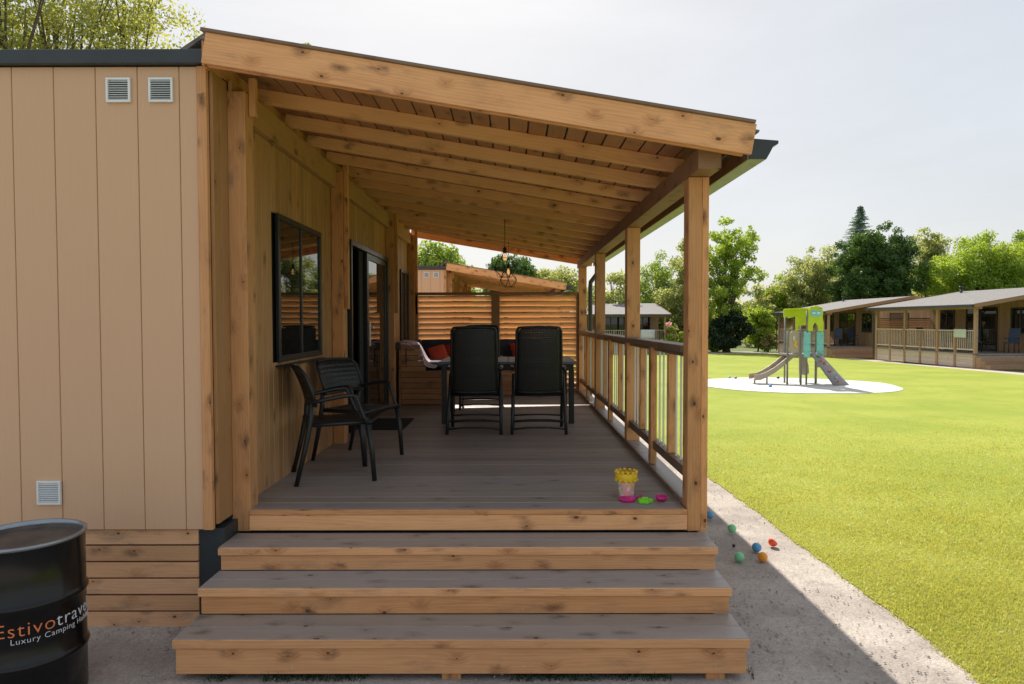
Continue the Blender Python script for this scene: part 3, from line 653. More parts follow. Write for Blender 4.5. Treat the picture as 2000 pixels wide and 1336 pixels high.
# table
tb = empty('garden_table', (-.06, 8.15, DZ), 0, 'grey slatted top dining table with black legs between chairs and bench', 'table')
m = MB()
for k in range(6): w_ = 1.56 / 6; m.box(-.84 + k*w_ + .003, -.84 + (k+1)*w_ - .003, 7.62, 8.75, DZ+.672, DZ+.70)
m.build('table_top', M['tabletop'], tb, bevel=.004)
m = MB().box(-.80, .68, 7.66, 7.69, DZ+.60, DZ+.670).box(-.80, .68, 8.68, 8.71, DZ+.60, DZ+.670).box(-.80, -.77, 7.69, 8.68, DZ+.60, DZ+.670).box(.65, .68, 7.69, 8.68, DZ+.60, DZ+.670); m.build('apron', M['plastic'], tb)
for x in (-.805, .625):
    for y in (7.645, 8.665): MB().box(x, x+.06, y, y+.06, DZ, DZ+.598 if False else DZ+.60).build('leg', M['plastic'], tb, bevel=.004)
# perforated back material (woven holes)
g = G('woven_resin'); uv = g.n('ShaderNodeUVMap').outputs[0]; sp = g.n('ShaderNodeSeparateXYZ', {0: uv})
a_ = g.m('SINE', g.m('MULTIPLY', sp.outputs[0], 200)); b_ = g.m('SINE', g.m('MULTIPLY', sp.outputs[1], 170)); hole = g.m('MULTIPLY', g.m('GREATER_THAN', a_, .8), g.m('GREATER_THAN', b_, .72))
g.b.inputs['Base Color'].default_value = (.018, .019, .021, 1); g.b.inputs['Roughness'].default_value = .4
tr = g.n('ShaderNodeBsdfTransparent'); mx = g.n('ShaderNodeMixShader'); g.set(mx.inputs[0], hole); g.t.links.new(g.b.outputs[0], mx.inputs[1]); g.t.links.new(tr.outputs[0], mx.inputs[2]); g.t.links.new(mx.outputs[0], g.out.inputs[0])
g.bump(g.m('ADD', a_, b_), .4, .002); M['woven'] = g.mat
# high-back chair, local: faces +Y, back at -Y
def highback():
    t = empty('highback_chair')
    def bp(u, z):   # back surface
        zz = (z - .42) / .68; y = -.21 - .13 * zz - .015 * math.sin(zz * 3.1) + .05 * u * u; return Vector((u * (.235 - .012 * zz * zz), y, z))
    rows = []
    for i in range(19):
        z = .40 + .69 * i / 18; rows.append([bp(-1 + 2 * j / 10, z - (.045 * abs(-1 + 2*j/10) ** 6 if i == 18 else 0)) for j in range(11)])
    m = MB(); m.grid(rows)
    # UVs in metres for the weave
    k = 0
    o = m.build('backrest', M['woven'], t, solid=.008)
    me = o.data; uvd = me.uv_layers[0].data
    for li, lp in enumerate(me.loops): co = me.vertices[lp.vertex_index].co; uvd[li].uv = (co.x * 2, co.z * 2)
    m = MB(); m.tube([bp(-1, .40), bp(-1, .6), bp(-1, .8), bp(-1, 1.0), bp(-1, 1.05), bp(-.93, 1.085), bp(-.8, 1.09), bp(0, 1.095), bp(.8, 1.09), bp(.93, 1.085), bp(1, 1.05), bp(1, 1.0), bp(1, .8), bp(1, .6), bp(1, .40)], .013, 8)
    m.tube([bp(-1, .42), bp(0, .42) + Vector((0, 0, -.0)), bp(1, .42)], .014, 8); m.build('back_frame', M['plastic'], t)
    rows = [[(-.225 + .45 * j / 6, -.21 + .43 * i / 8, .43 + .02 * (i / 8) - .012 * math.sin(math.pi * j / 6)) for j in range(7)] for i in range(9)]
    m = MB().grid(rows); m.build('seat', M['plastic'], t, solid=.02)
    for s in (-1, 1):
        MB().tube([(s*.275, -.30, 0), (s*.270, -.22, .22), (s*.262, -.13, .44), (s*.26, -.05, .60)], [.017, .017, .016, .015], 8).build('leg', M['plastic'], t)
        MB().tube([(s*.265, .24, 0), (s*.262, .16, .22), (s*.258, .05, .44), (s*.255, -.03, .58)], [.017, .017, .016, .015], 8).build('leg', M['plastic'], t)
        MB().tube([(s*.25, -.24, .66), (s*.268, -.2, .672), (s*.275, -.05, .672), (s*.275, .12, .665), (s*.27, .20, .645), (s*.268, .21, .62)], [.014, .017, .02, .02, .018, .012], 8).build('armrest', M['plastic'], t)
    for (y, z) in ((-.285, .055), (.225, .055), (-.255, .13), (.19, .13)):
        MB().tube([(-.272, y, z), (-.1, y + (.02 if y < 0 else -.02), z + .012), (.1, y + (.02 if y < 0 else -.02), z + .012), (.272, y, z)], .010, 6).build('stretcher', M['plastic'], t)
    MB().tube([(-.262, -.13, .39), (0, -.16, .385), (.262, -.13, .39)], .012, 6).build('rear_rail', M['plastic'], t)
    return t
hb = highback(); hb.location = (-.398, 7.20, DZ); tag(hb, 'black high backed garden chair, left one of the pair before the table', 'chair', 'high backed chairs round the table')
c = copy_tree(hb); c.location = (.262, 7.20, DZ); c['label'] = 'black high backed garden chair, right one of the pair, nearest the railing'
c = copy_tree(hb); c.location = (-.43, 9.1, DZ); c.rotation_euler = (0, 0, R(180)); c['label'] = 'black high backed garden chair on the bench side of the table, mostly hidden'
# stacking armchair, local: faces +Y
def armchair():
    t = empty('garden_armchair')
    def bp(u, z): zz = (z - .5) / .35; return Vector((u * (.245 + .012 * math.sin(zz * 3)), -.20 - .085 * zz * zz - .03 * zz + .055 * u * u, z))
    rows = [[bp(-1 + 2*j/10, .56 + .27 * i/8 - (.05 * abs(-1+2*j/10)**5 if i == 8 else (.02 * abs(-1+2*j/10)**5 if i == 7 else 0)) + (.0)) for j in range(11)] for i in range(9)]
    m = MB().grid(rows); o = m.build('backrest', M['woven'], t, solid=.01)
    me = o.data; uvd = me.uv_layers[0].data
    for li, lp in enumerate(me.loops): co = me.vertices[lp.vertex_index].co; uvd[li].uv = (co.x, co.z)
    edge_ = [bp(-1, .56), bp(-1, .66), bp(-1, .77), bp(-.92, .81), bp(-.8, .825), bp(0, .832), bp(.8, .825), bp(.92, .81), bp(1, .77), bp(1, .66), bp(1, .56)]
    m = MB().tube(edge_ + [bp(0, .555)], .012, 8, closed=True); m.build('back_frame', M['plastic'], t)
    rows = [[(-.225 + .45*j/6, -.2 + .43*i/8, .425 + (.012 if i > 6 else 0) - .010*math.sin(math.pi*j/6)) for j in range(7)] for i in range(9)]
    m = MB().grid(rows); o = m.build('seat', M['woven'], t, solid=.012)
    me = o.data; uvd = me.uv_layers[0].data
    for li, lp in enumerate(me.loops): co = me.vertices[lp.vertex_index].co; uvd[li].uv = (co.x, co.y)
    m = MB().tube([(-.235, -.21, .42), (-.24, .23, .425), (.24, .23, .425), (.235, -.21, .42)], .015, 8, closed=True); m.build('seat_frame', M['plastic'], t)
    for s in (-1, 1):
        MB().tube([(s*.245, -.29, 0), (s*.243, -.23, .25), (s*.242, -.19, .45), (s*.243, -.185, .58)], [.016, .018, .020, .016], 8).build('leg', M['plastic'], t)
        MB().tube([(s*.262, .25, 0), (s*.258, .235, .22), (s*.252, .21, .41)], [.017, .019, .021], 8).build('leg', M['plastic'], t)
        MB().tube([(s*.243, -.20, .575), (s*.262, -.10, .600), (s*.272, .02, .622), (s*.274, .095, .628), (s*.273, .118, .618), (s*.270, .130, .590), (s*.262, .175, .47), (s*.258, .205, .415)], [.013, .014, .016, .016, .015, .013, .013, .014], 8).build('armrest', M['plastic'], t)
    return t
ac = armchair(); ac.location = (-1.33, 5.07, DZ); ac.rotation_euler = (0, 0, R(20 - 90)); tag(ac, 'black stacking armchair standing nearest the steps, side on under the window', 'chair', 'black armchairs against the cabin wall')
c = copy_tree(ac); c.location = (-1.30, 5.74, DZ); c.rotation_euler = (0, 0, R(-24 - 90)); c['label'] = 'black stacking armchair turned slightly towards the camera, between the near chair and the doormat'
# doormat
m = MB().box(-1.60, -1.17, 7.22, 8.02, DZ+.002, DZ+.014); tag(m.build('doormat', M['mat'], None, bevel=.004), 'black doormat on the deck in front of the sliding door', 'doormat')

# ------------------------------------------------------------------ toys on the deck
bk = empty('toy_bucket', (.735, 4.42, DZ), 0, 'pink printed sand bucket with a yellow castle rim at the deck corner', 'bucket')
m = MB().lathe([(.001, 0), (.046, 0), (.048, .004), (.058, .135)], (.735, 4.42, DZ+.001), 28); m.build('pail', M['bucket'], bk)
m = MB().lathe([(.057, .120), (.066, .118), (.070, .122), (.071, .165), (.066, .168), (.058, .15)], (.735, 4.42, DZ), 28)
for k in range(12): a = 2*math.pi*k/12; m.sphere((.735+.066*math.cos(a), 4.42+.066*math.sin(a), DZ+.172), .0115, 8, 6)
for k in range(12): a = 2*math.pi*(k+.5)/12; m.sphere((.735+.068*math.cos(a), 4.42+.068*math.sin(a), DZ+.120), .010, 8, 6)
m.build('castle_rim', M['toy_yellow'], bk)
m = MB().lathe([(.001, 0), (.045, 0), (.05, .006), (.046, .022), (.001, .026)], (.728, 4.345, DZ), 24)
for k in range(9): a = math.pi*(1 + (k+.5)/9); m.sphere((.728+.046*math.cos(a), 4.345+.046*math.sin(a), DZ+.012), .010, 8, 6, (1, 1, 1.3))
m.beam((.76, 4.36, DZ+.012), (.84, 4.42, DZ+.014), .018, .008)
tag(m.build('sand_rake', M['toy_pink'], None), 'magenta scalloped sand rake lying at the foot of the bucket', 'toy')
m = MB(); star = [((.052 if k % 2 == 0 else .036) * math.cos(k*math.pi/5), (.036 if k % 2 == 0 else .026) * math.sin(k*math.pi/5)) for k in range(10)]
m.prism(star, (.832, 4.29, DZ+.014), (1,0,0), (0,1,0), (0,0,1), .026); m.prism([(-.02, -.012), (.02, -.012), (.02, .012), (-.02, .012)], (.832, 4.29, DZ+.032), (1,0,0), (0,1,0), (0,0,1), .01)
tag(m.build('sand_mould', M['toy_green'], None, bevel=.003), 'bright green sand mould between the pink toys', 'toy')
m = MB().lathe([(.001, .004), (.020, .002), (.034, .016), (.041, .034), (.038, .034), (.030, .018), (.001, .010)], (.945, 4.33, DZ), 24)
tag(m.build('toy_bowl', M['toy_pink'], None), 'small magenta toy bowl by the railing corner', 'toy')

# ------------------------------------------------------------------ balls
def gp(px, py):    # ground point seen at a photo pixel
    d = 1.7275 / ((py - 628) / 1333 - .0105) if py < 1096 else 1.78 * 1333 / (py - 628); return ((px - 1002) * d / 1333, d)
for px, py, r, mt, lab in ((1388, 1019, .036, 'ball_blue', 'blue play ball half hidden behind the front porch post'), (1432, 1046, .036, 'ball_green', 'green play ball on its own beside the top step'),
        (1436, 1074, .013, 'ball_black', 'tiny black ball on the shaded gravel'), (1447, 1102, .036, 'ball_green', 'green play ball nearest the steps, below the tiny black ball'), (1481, 1083, .036, 'ball_blue', 'blue play ball touching the shadow edge beside the orange one'),
        (1493, 1102, .036, 'ball_orange', 'yellow orange play ball in front of the blue one')):
    x, y = gp(px, py); tag(MB().sphere((x, y, r-.002), r, 24, 14).build('play_ball', M[mt]), lab, 'ball', 'play balls on the gravel')
x, y = gp(1513, 1072); m = MB()   # dented ball
pr = []; 
m.sphere((x, y, .033), .036, 24, 14)
for i, v in enumerate(m.v):
    q = v - Vector((x, y, .033)); dd = q.dot(Vector((.7, .2, .68)).normalized())
    if dd > .012: m.v[i] = v - Vector((.7, .2, .68)).normalized() * (dd - .012) * 1.6
tag(m.build('play_ball', M['ball_red']), 'red dented play ball lying in the sunlight', 'ball', 'play balls on the gravel')

# ------------------------------------------------------------------ oil drum
DX, DY, DR, DT = -2.327, 3.218, .245, .772
dr = empty('oil_drum', (DX, DY, 0), 0, 'black steel oil drum with orange and white lettering beside the steps', 'drum')
def rib(z): return [(DR, z-.022), (DR+.006, z-.012), (DR+.011, z), (DR+.006, z+.012), (DR, z+.022)]
prof = [(DR-.01, 0), (DR, .004)] + rib(.225) + rib(.496) + [(DR, DT-.03), (DR+.002, DT-.012)]
MB().lathe(prof, (DX, DY, 0), 96).build('body', M['drum'], dr)
MB().lathe([(DR+.001, DT-.014), (DR+.008, DT-.008), (DR+.008, DT+.002), (DR, DT+.006), (DR-.008, DT+.002), (DR-.008, DT-.02)], (DX, DY, 0), 96).build('rim', M['drum_rim'], dr)
MB().lathe([(DR-.006, DT-.004), (DR-.010, DT-.03), (DR-.02, DT-.034), (.0001, DT-.034)], (DX, DY, 0), 96).build('lid', M['drum_lid'], dr)
def wrap_text(parts, size, z, a0, par):
    """letters wrapped round the drum starting at angle a0 (radians), running counter-clockwise seen from outside"""
    adv = 0
    for txt, mat in parts:
        cu = bpy.data.curves.new('t', 'FONT'); cu.body = txt; cu.size = size; cu.extrude = .0006; cu.space_character = 1.10; cu.offset = -.0010 * size / .088; cu.resolution_u = 5
        ob = bpy.data.objects.new('t', cu); COL.objects.link(ob); bpy.context.view_layer.update()
        me = bpy.data.meshes.new_from_object(ob.evaluated_get(bpy.context.evaluated_depsgraph_get()))
        bm_ = bmesh.new(); bm_.from_mesh(me); mx_ = max(v.co.x for v in bm_.verts)
        for v in bm_.verts:
            a = a0 + (adv + v.co.x) / DR; rr_ = DR + .0016 + v.co.z; zz = v.co.y
            v.co = Vector((rr_ * math.cos(a), rr_ * math.sin(a), z + zz))
        bm_.to_mesh(me); bm_.free(); COL.objects.unlink(ob); bpy.data.objects.remove(ob)
        me.materials.clear(); me.materials.append(mat); o = bpy.data.objects.new('lettering', me); COL.objects.link(o); o.parent = par
        adv += mx_ + size * .07
wrap_text([('Estivo', M['txt_o']), ('travel', M['txt_w'])], .088, .378, R(-83), dr)
wrap_text([('Luxury Camping Holidays', M['txt_w'])], .037, .344, R(-69), dr)

# ------------------------------------------------------------------ play tower
PX, PYY = 8.72, 20.9; gzp = gz(PYY) + .02
pt = empty('play_tower', (PX, PYY, gzp), 0, 'playground tower with lime green roof, slide and climbing wall on the white sandpit', 'playground')
def P(px, py, dy=0): return Vector((PX + (px - 1560) / 63.8, PYY + dy, gzp + (754 - py) / 63.8))
def panel(name, pts, dy, mat, t=.03, rad=None):
    poly = [((a - 1560) / 63.8, (754 - b) / 63.8) for a, b in pts]
    return MB().prism(poly, (PX, PYY + dy, gzp), (1,0,0), (0,0,1), (0,1,0), t).build(name, mat, pt, bevel=.004)
for (px, py0, py1, dy) in ((1532, 752, 650, -.3), (1554, 757, 650, -.45), (1542, 650, 618, .3), (1577, 752, 640, .45), (1599, 750, 650, .1), (1566, 696, 612, -.4), (1592, 696, 612, -.1)):
    MB().tube([P(px, 756, dy), P(px, py1, dy)], .028, 10).build('pole', M['pole'], pt)
MB().box(PX-.42, PX+.60, PYY-.42, PYY+.45, gzp+.88, gzp+.93).build('platform', M['climb'], pt)
pn = panel('panel', [(1533, 692), (1533, 655), (1538, 650), (1546, 649), (1554, 652), (1558, 657), (1558, 692)], -.40, M['beige'])
pts = [(1539, 661), (1542, 668), (1545, 672), (1543, 676), (1546, 680)]
m = MB()
for a, b in pts[1:]: p = P(a, b, -.43); m.sphere(p, .035, 8, 6, (1, .4, 1.3))
m.build('play_beads', M['hold_yel'], pn); p = P(1541, 663, -.43); MB().sphere(p, .045, 8, 6, (1, .4, 1.4)).build('play_bead', M['pale'], pn)
for a, b in ((1559, 1572), (1588, 1601)):
    o = panel('panel', [(a, 698), (a, 653), (a+3, 650), (a+5, 653), (a+8, 653), (b-2, 650), (b, 654), (b, 697), (b-4, 701), (a+4, 701)], -.44 if a < 1570 else -.30, M['teal'])
    m = MB()
    for zz in (660, 676, 690):
        for xx in (a+2.5, b-2.5): m.sphere(P(xx, zz, (-.46 if a < 1570 else -.32)), .014, 6, 5)
    m.build('bolt', M['climb'], o)
panel('panel', [(1573, 694), (1573, 663), (1577, 662), (1583, 668), (1586, 676), (1587, 694)], .1, M['beige'])
panel('panel', [(1601, 724), (1601, 664), (1605, 664), (1609, 672), (1616, 674), (1616, 690), (1618, 700), (1619, 722)], .25, M['beige'])
panel('panel', [(1573, 735), (1573, 697), (1585, 697), (1592, 720), (1593, 735), (1588, 740), (1580, 738)], .4, M['beige'])
# lime roof gable with arch and blue face patch, second gable behind
arch = [(1566, 650), (1566, 636), (1568, 624), (1567, 610), (1571, 604), (1576, 604), (1580, 602), (1586, 603), (1592, 606), (1595, 612), (1594, 624), (1596, 636), (1596, 650), (1587, 651), (1585, 640), (1582, 635), (1579, 635), (1576, 640), (1575, 651)]
rf = panel('gable_panel', arch, -.46, M['lime'])
face = panel('face_panel', [(1571, 612), (1574, 609), (1579, 611), (1583, 611), (1588, 609), (1591, 613), (1591, 620), (1586, 624), (1580, 622), (1575, 624), (1571, 620)], -.485, M['teal'], .012)
m = MB()
for xx in (1576.5, 1585.5): m.sphere(P(xx, 616, -.50), .05, 10, 6, (1.2, .25, .55))
m.build('eye', M['white_cloth'], face)
panel('gable_panel', [(1566, 650), (1566, 612), (1572, 606), (1588, 606), (1595, 612), (1595, 650), (1590, 650), (1590, 640), (1572, 640), (1572, 650)], .42, M['lime'])
panel('gable_panel', [(1536, 624), (1536, 609), (1542, 607), (1566, 606), (1568, 625), (1560, 622), (1546, 626), (1541, 622)], .2, M['lime'])
MB().beam(P(1570, 607, 0), P(1594, 607, 0), .95, .03).build('roof_board', M['lime'], pt)
MB().beam(P(1538, 608, .0), P(1566, 607, .0), .5, .03).build('roof_board', M['lime'], pt)
# slide
sl_ = [(1558, 694), (1548, 697), (1538, 706), (1524, 718), (1508, 730), (1494, 738), (1482, 743), (1470, 744)]
m = MB()
rowsA = [[P(a, b, -.22 + .44*k/4) + Vector((0, 0, .0)) for k in range(5)] for a, b in sl_]
m.grid(rowsA); sld = m.build('slide', M['slide_in'], pt, solid=.02)
for dy in (-.24, .24):
    poly = [(a, b-9) for a, b in sl_] + [(a, b+2) for a, b in sl_[::-1]]
    pl2 = [((a-1560)/63.8, (754-b)/63.8) for a, b in poly]; MB().prism(pl2, (PX, PYY+dy, gzp), (1,0,0), (0,0,1), (0,1,0), .03).build('slide_side', M['beige'], sld)
for px in (1476, 1500): MB().tube([P(px, 756, 0), P(px, 744 if px < 1490 else 737, 0)], .025, 8).build('slide_leg', M['steel'], sld)
# climbing wall
TL, TR, BL, BR = P(1572, 693, -.46), P(1597, 693, -.10), P(1607, 754, -.85), P(1644, 757, -.62)
m = MB(); m.grid([[TL.lerp(BL, i/6).lerp(TR.lerp(BR, i/6), j/4) for j in range(5)] for i in range(7)]); cw = m.build('climbing_wall', M['climb'], pt, solid=.045); p0 = (TL + TR) / 2; p1 = (BL + BR) / 2
d_ = (p1 - p0); side = d_.normalized().cross(Vector((0, 0, 1))).normalized(); nn = side.cross(d_.normalized()).normalized(); nn = nn if nn.z > 0 else -nn
for k, (t_, s_, mt) in enumerate([(.12, -.1, 'hold_yel'), (.25, .15, 'hold_red'), (.33, .02, 'hold_red'), (.38, -.12, 'hold_yel'), (.55, .1, 'hold_red'), (.62, -.1, 'hold_yel'), (.75, .05, 'teal'), (.85, .2, 'hold_red'), (.9, -.15, 'hold_yel')]):
    MB().sphere(p0 + d_ * t_ + side * s_ + nn * .035, .045, 8, 6, (1, 1, .8)).build('climbing_hold', M[mt], cw)
for i, (px, py, mt, lab) in enumerate(((1425, 741, 'teal', 'small teal sand toy lying alone at the left of the sandpit'), (1437, 742, 'climb', 'dark sand toy at the left of the sandpit, nearer the slide'), (1505, 759, 'ball_blue', 'small blue ball on the near side of the sandpit'), (1520, 742, 'navy', 'small dark blue ball in the sand behind the tower legs'))):
    d = 1.7275 / ((py - 628) / 1333 - .0105); tag(MB().sphere(((px-1002)*d/1333, d, gz(d)+.06), .05, 12, 8, (1, 1, .8)).build('sand_toy', M[mt]), lab, 'toy', 'toys left in the sandpit')

# ------------------------------------------------------------------ far cabins (porch eave faces -X, steps at the near end)
def far_cabin(detail=True):
    L = 7.2; t = empty('holiday_cabin')
    def q(x): return 2.62 + SL * x      # rafter underside rising with x
    m = MB(); y = 0
    while y < L: m.box(2.86, 2.90, y, y+.11, .6, q(2.86)+.05, la=2); y += .114
    m.build('porch_wall', M['far_wood'], t)
    m = MB(); x = 2.95
    while x < 5.9: m.box(x, x+.23, -.12, -.08, .5, 3.1, la=2); x += .236
    m.box(2.92, 5.95, -.06, L, 0, 3.02); m.build('main_body', M['far_wood'], t)
    m = MB().box(-.02, 2.9, 0, L, .57, .62, la=1); m.build('deck', M['deck'], t)
    m = MB()
    for k in range(5):
        m.box(0.02, .05, .06, L, .03 + k*.11, .13 + k*.11, la=1)
    m.box(.06, 2.85, .1, L-.1, .0, .55); m.build('deck_skirt', M['far_grey'], t)
    ps = [0, 2.36, 4.72, 7.08]
    for y in ps: MB().box(-.02, .10, y, y+.12, 0, 2.52, la=2).build('porch_post', M['far_wood'], t)
    for y in (1.2, 3.55, 5.9): MB().box(-.01, .08, y, y+.11, 0, 1.55, la=2).build('railing_post', M['far_wood'], t)
    m = MB().box(-.02, .11, .12, L-.12, 1.58, 1.62, la=1); m.box(.02, .07, .12, L-.12, .76, .82, la=1)
    y = .24
    while y < L - .15:
        m.box(.03, .055, y, y+.025, .82, 1.58, la=2); y += .125
    m.build('railing', M['far_grey'], t)
    m = MB().box(-.02, .12, -.2, L+.15, 2.52, 2.64, la=1); m.build('eave_beam', M['far_wood'], t)
    # roof: canopy slope continues up to a ridge above the body, then down
    m = MB(); xr = 4.9
    m.beam((-.32, L/2, q(-.32)+.12), (xr, L/2, q(xr)+.12), L+.55, .05); rf = m.build('roof', M['roofing'], t)
    m = MB().beam((xr, L/2, q(xr)+.115), (6.6, L/2, q(xr)-.25), L+.5, .05); m.build('rear_slope', M['roofing'], rf)
    m = MB().beam((-.3, -.30, q(-.3)+.08), (xr, -.30, q(xr)+.08), .025, .17); m.build('fascia_board', M['far_wood'], rf); MB().beam((-.3, L+.3, q(-.3)+.08), (xr, L+.3, q(xr)+.08), .025, .17).build('fascia_board', M['far_wood'], rf)
    m = MB().beam((xr, -.29, q(xr)+.08), (6.5, -.29, q(xr)-.32), .025, .17); m.build('rear_fascia', M['far_wood'], rf)
    MB().box(-.42, -.31, -.27, L+.27, q(-.32)+.02, q(-.32)+.12).build('gutter', M['dark'], rf)
    m = MB(); y = .3
    while y < L: m.beam((-.1, y, q(-.1)+.05), (2.85, y, q(2.85)+.05), .05, .1); y += .55
    m.build('rafters', M['far_wood'], rf)
    MB().tube([(4.2, L-.6, 3.0), (4.2, L-.6, 3.75)], .07, 10).tube([(4.2, L-.6, 3.72), (4.2, L-.6, 3.82)], .11, 10).build('flue_pipe', M['dark'], rf)
    MB().tube([(-.36, L+.05, q(-.3)), (-.1, L+.05, 2.3), (-.08, L+.05, 2.2), (-.08, L+.05, .1)], .04, 8).build('downpipe', M['dark'], rf)
    for (a, b, z0, z1) in ((.5, 1.6, 1.45, 2.6), (2.4, 4.4, .62, 2.65), (5.2, 6.3, 1.45, 2.6)):
        f = MB().box(2.82, 2.858, a, b, z0, z0+.06).box(2.82, 2.858, a, b, z1-.06, z1).box(2.82, 2.858, a, a+.06, z0+.06, z1-.06).box(2.82, 2.858, b-.06, b, z0+.06, z1-.06).box(2.82, 2.858, (a+b)/2-.03, (a+b)/2+.03, z0+.06, z1-.06).build('sliding_door' if z0 < 1 else 'window', M['frame'], t)
        MB().box(2.845, 2.856, a+.06, b-.06, z0+.06, z1-.06).build('pane', M['glass'], f)
    # window and door in the near gable end, steps
    for (a, b, z0, z1) in ((3.55, 4.7, 1.4, 2.6),):
        f = MB().box(a, b, -.14, -.11, z0, z0+.06).box(a, b, -.14, -.11, z1-.06, z1).box(a, a+.06, -.14, -.11, z0+.06, z1-.06).box(b-.06, b, -.14, -.11, z0+.06, z1-.06).build('window', M['frame'], t)
        MB().box(a+.06, b-.06, -.13, -.12, z0+.06, z1-.06).build('pane', M['glass'], f)
    for k in range(3):
        MB().box(0, 2.9, -.28*(k+1), -.28*k-.003, 0, .47-.145*k, la=0).build('step', M['far_wood'], t, bevel=.01)
    # louvred screen at the far end
    m = MB().box(.1, 2.85, L-.1, L-.04, 2.1, 2.17, la=0).box(1.42, 1.52, L-.1, L-.04, .62, 2.1, la=2); z = .7
    while z < 2.08: m.obox((1.47, L-.07, z), (1,0,0), (0,.85,-.527), (0,.527,.85), 1.36, .045, .008); z += .095
    m.build('privacy_screen', M['far_wood'], t)
    return t
fc = far_cabin(); G2 = 'timber cabins across the lawn'
fc.location = (19.5, 28.8, gz(28.8)); fc.rotation_euler = (0, 0, R(3.2)); tag(fc, 'timber cabin with long railing and front steps, nearest across the lawn at the right edge', 'cabin', G2)
c2 = copy_tree(fc); c2.location = (18.45, 40.0, gz(40)); c2.rotation_euler = (0, 0, R(1.0)); c2['label'] = 'timber cabin half hidden behind the play tower, second in the row across the lawn'
c3 = copy_tree(fc); c3.location = (5.6, 47.5, gz(47.5)+.03); c3.rotation_euler = (0, 0, 0)
# this one shows its long side: turn its porch towards the camera
c3.rotation_euler = (0, 0, R(90)); c3.location = (10.55, 47.2, gz(47.2)); c3['label'] = 'low timber cabin with its long porch facing the lawn, seen between the deck posts'
# furniture on far porches
def far_chair(x, y, z, rz, label, mat='navy'):
    t = empty('porch_chair', (0, 0, 0)); m = MB().box(-.22, .22, -.2, .22, .42, .46); m.build('seat', M[mat], t); MB().obox((0, -.24, .75), (1,0,0), (0,1,.2), (0,-.2,1), .22, .015, .32).build('backrest', M[mat], t)
    for a in (-.2, .2):
        for b in (-.2, .2): MB().tube([(a, b, 0), (a*.95, b*.95, .43)], .016, 6).build('leg', M['plastic'], t)
        MB().box(a-.02, a+.02, -.2, .2, .62, .65).build('armrest', M['plastic'], t)
    t.location = (x, y, z); t.rotation_euler = (0, 0, rz); tag(t, label, 'chair', 'chairs on the far porches'); return t
dz = gz(29) + .62
far_chair(20.6, 34.2, dz, R(200), 'dark blue porch chair at the far end of the nearest cabin across the lawn')
far_chair(20.7, 32.6, dz, R(180), 'dark porch chair in the middle of the railing of the nearest cabin across the lawn')
far_chair(20.9, 30.9, dz, R(160), 'dark porch chair beside the glass door of the nearest cabin across the lawn')
far_chair(21.6, 29.6, dz, R(120), 'tall dark chair by the steps of the nearest cabin across the lawn')
far_chair(19.6, 41.2, gz(40)+.62, R(150), 'dark chair left of the glass door of the cabin behind the play tower')
far_chair(20.6, 41.4, gz(40)+.62, R(190), 'dark porch chair under the window of the cabin behind the play tower')
tag(MB().box(19.37, 19.40, 29.25, 30.05, gz(29)+1.30, gz(29)+1.66).build('flower_box', M['pale'], bevel=.01), 'pale green planter box hanging on the railing beside the front post', 'planter')
tag(MB().grid([[(8.8 + 1.0*k/6, 47.12 - .02*math.sin(k*2), gz(47)+1.64 - .62*j/5) for k in range(7)] for j in range(6)]).build('towel', M['white_cloth'], None, solid=.015), 'white beach towel hanging over the railing of the long low cabin', 'towel')
fe = MB().lathe([(.001, 0), (.08, 0), (.08, .36), (.04, .43), (.03, .48), (.001, .48)], (21.95, 29.0-.28, gz(29)+1.55), 14).build('fire_extinguisher', M['hold_red']); tag(fe, 'small red fire extinguisher on the wall beside the far cabin door', 'extinguisher')

# ------------------------------------------------------------------ trees
def crown_mesh(name, mat, blobs, nleaf, leaf, seed, clumps=60, shell=.55, up=.3, flat=.8, csz=.20):
    """blobs: list of (cx,cy,cz,rx,ry,rz). leaves gathered into clumps spread through the crown"""
    r = np.random.RandomState(seed); vol = np.array([b[3]*b[4]*b[5] for b in blobs]); vol = vol / vol.sum(); C = []
    for i in range(clumps):
        b = blobs[r.choice(len(blobs), p=vol)]; d = r.randn(3); d /= np.linalg.norm(d); rad = (shell + (1-shell) * r.rand()) if r.rand() < .75 else r.rand()
        C.append((b[0] + d[0]*b[3]*rad, b[1] + d[1]*b[4]*rad, b[2] + d[2]*b[5]*rad, csz * (b[3]+b[5])/2 * (.6 + .8*r.rand())))
    C = np.array(C); wt_ = C[:, 3]**2; idx = r.choice(len(C), nleaf, p=wt_/wt_.sum())
    q = r.randn(nleaf, 3); q /= np.linalg.norm(q, axis=1)[:, None]; q *= (r.rand(nleaf)**.45)[:, None]; q[:, 2] *= flat
    P_ = C[idx, :3] + q * C[idx, 3:4] * 1.25
    nrm = r.randn(nleaf, 3) + q * .8; nrm[:, 2] += up; nrm /= np.linalg.norm(nrm, axis=1)[:, None]
    t = np.cross(nrm, r.randn(nleaf, 3)); t /= np.linalg.norm(t, axis=1)[:, None]; b_ = np.cross(nrm, t)
    s = leaf * (.6 + .8 * r.rand(nleaf))[:, None]
    V = np.stack([P_ - t*s, P_ + b_*s*.5, P_ + t*s, P_ - b_*s*.5], 1).reshape(-1, 3)
    cv = r.rand(len(C))[idx]; rc = np.c_[np.clip(cv*.55 + r.rand(nleaf)*.45, 0, 1), r.rand(nleaf), r.rand(nleaf)]
    return raw_mesh(name, V, np.arange(4*nleaf), rc, mat, 4), C
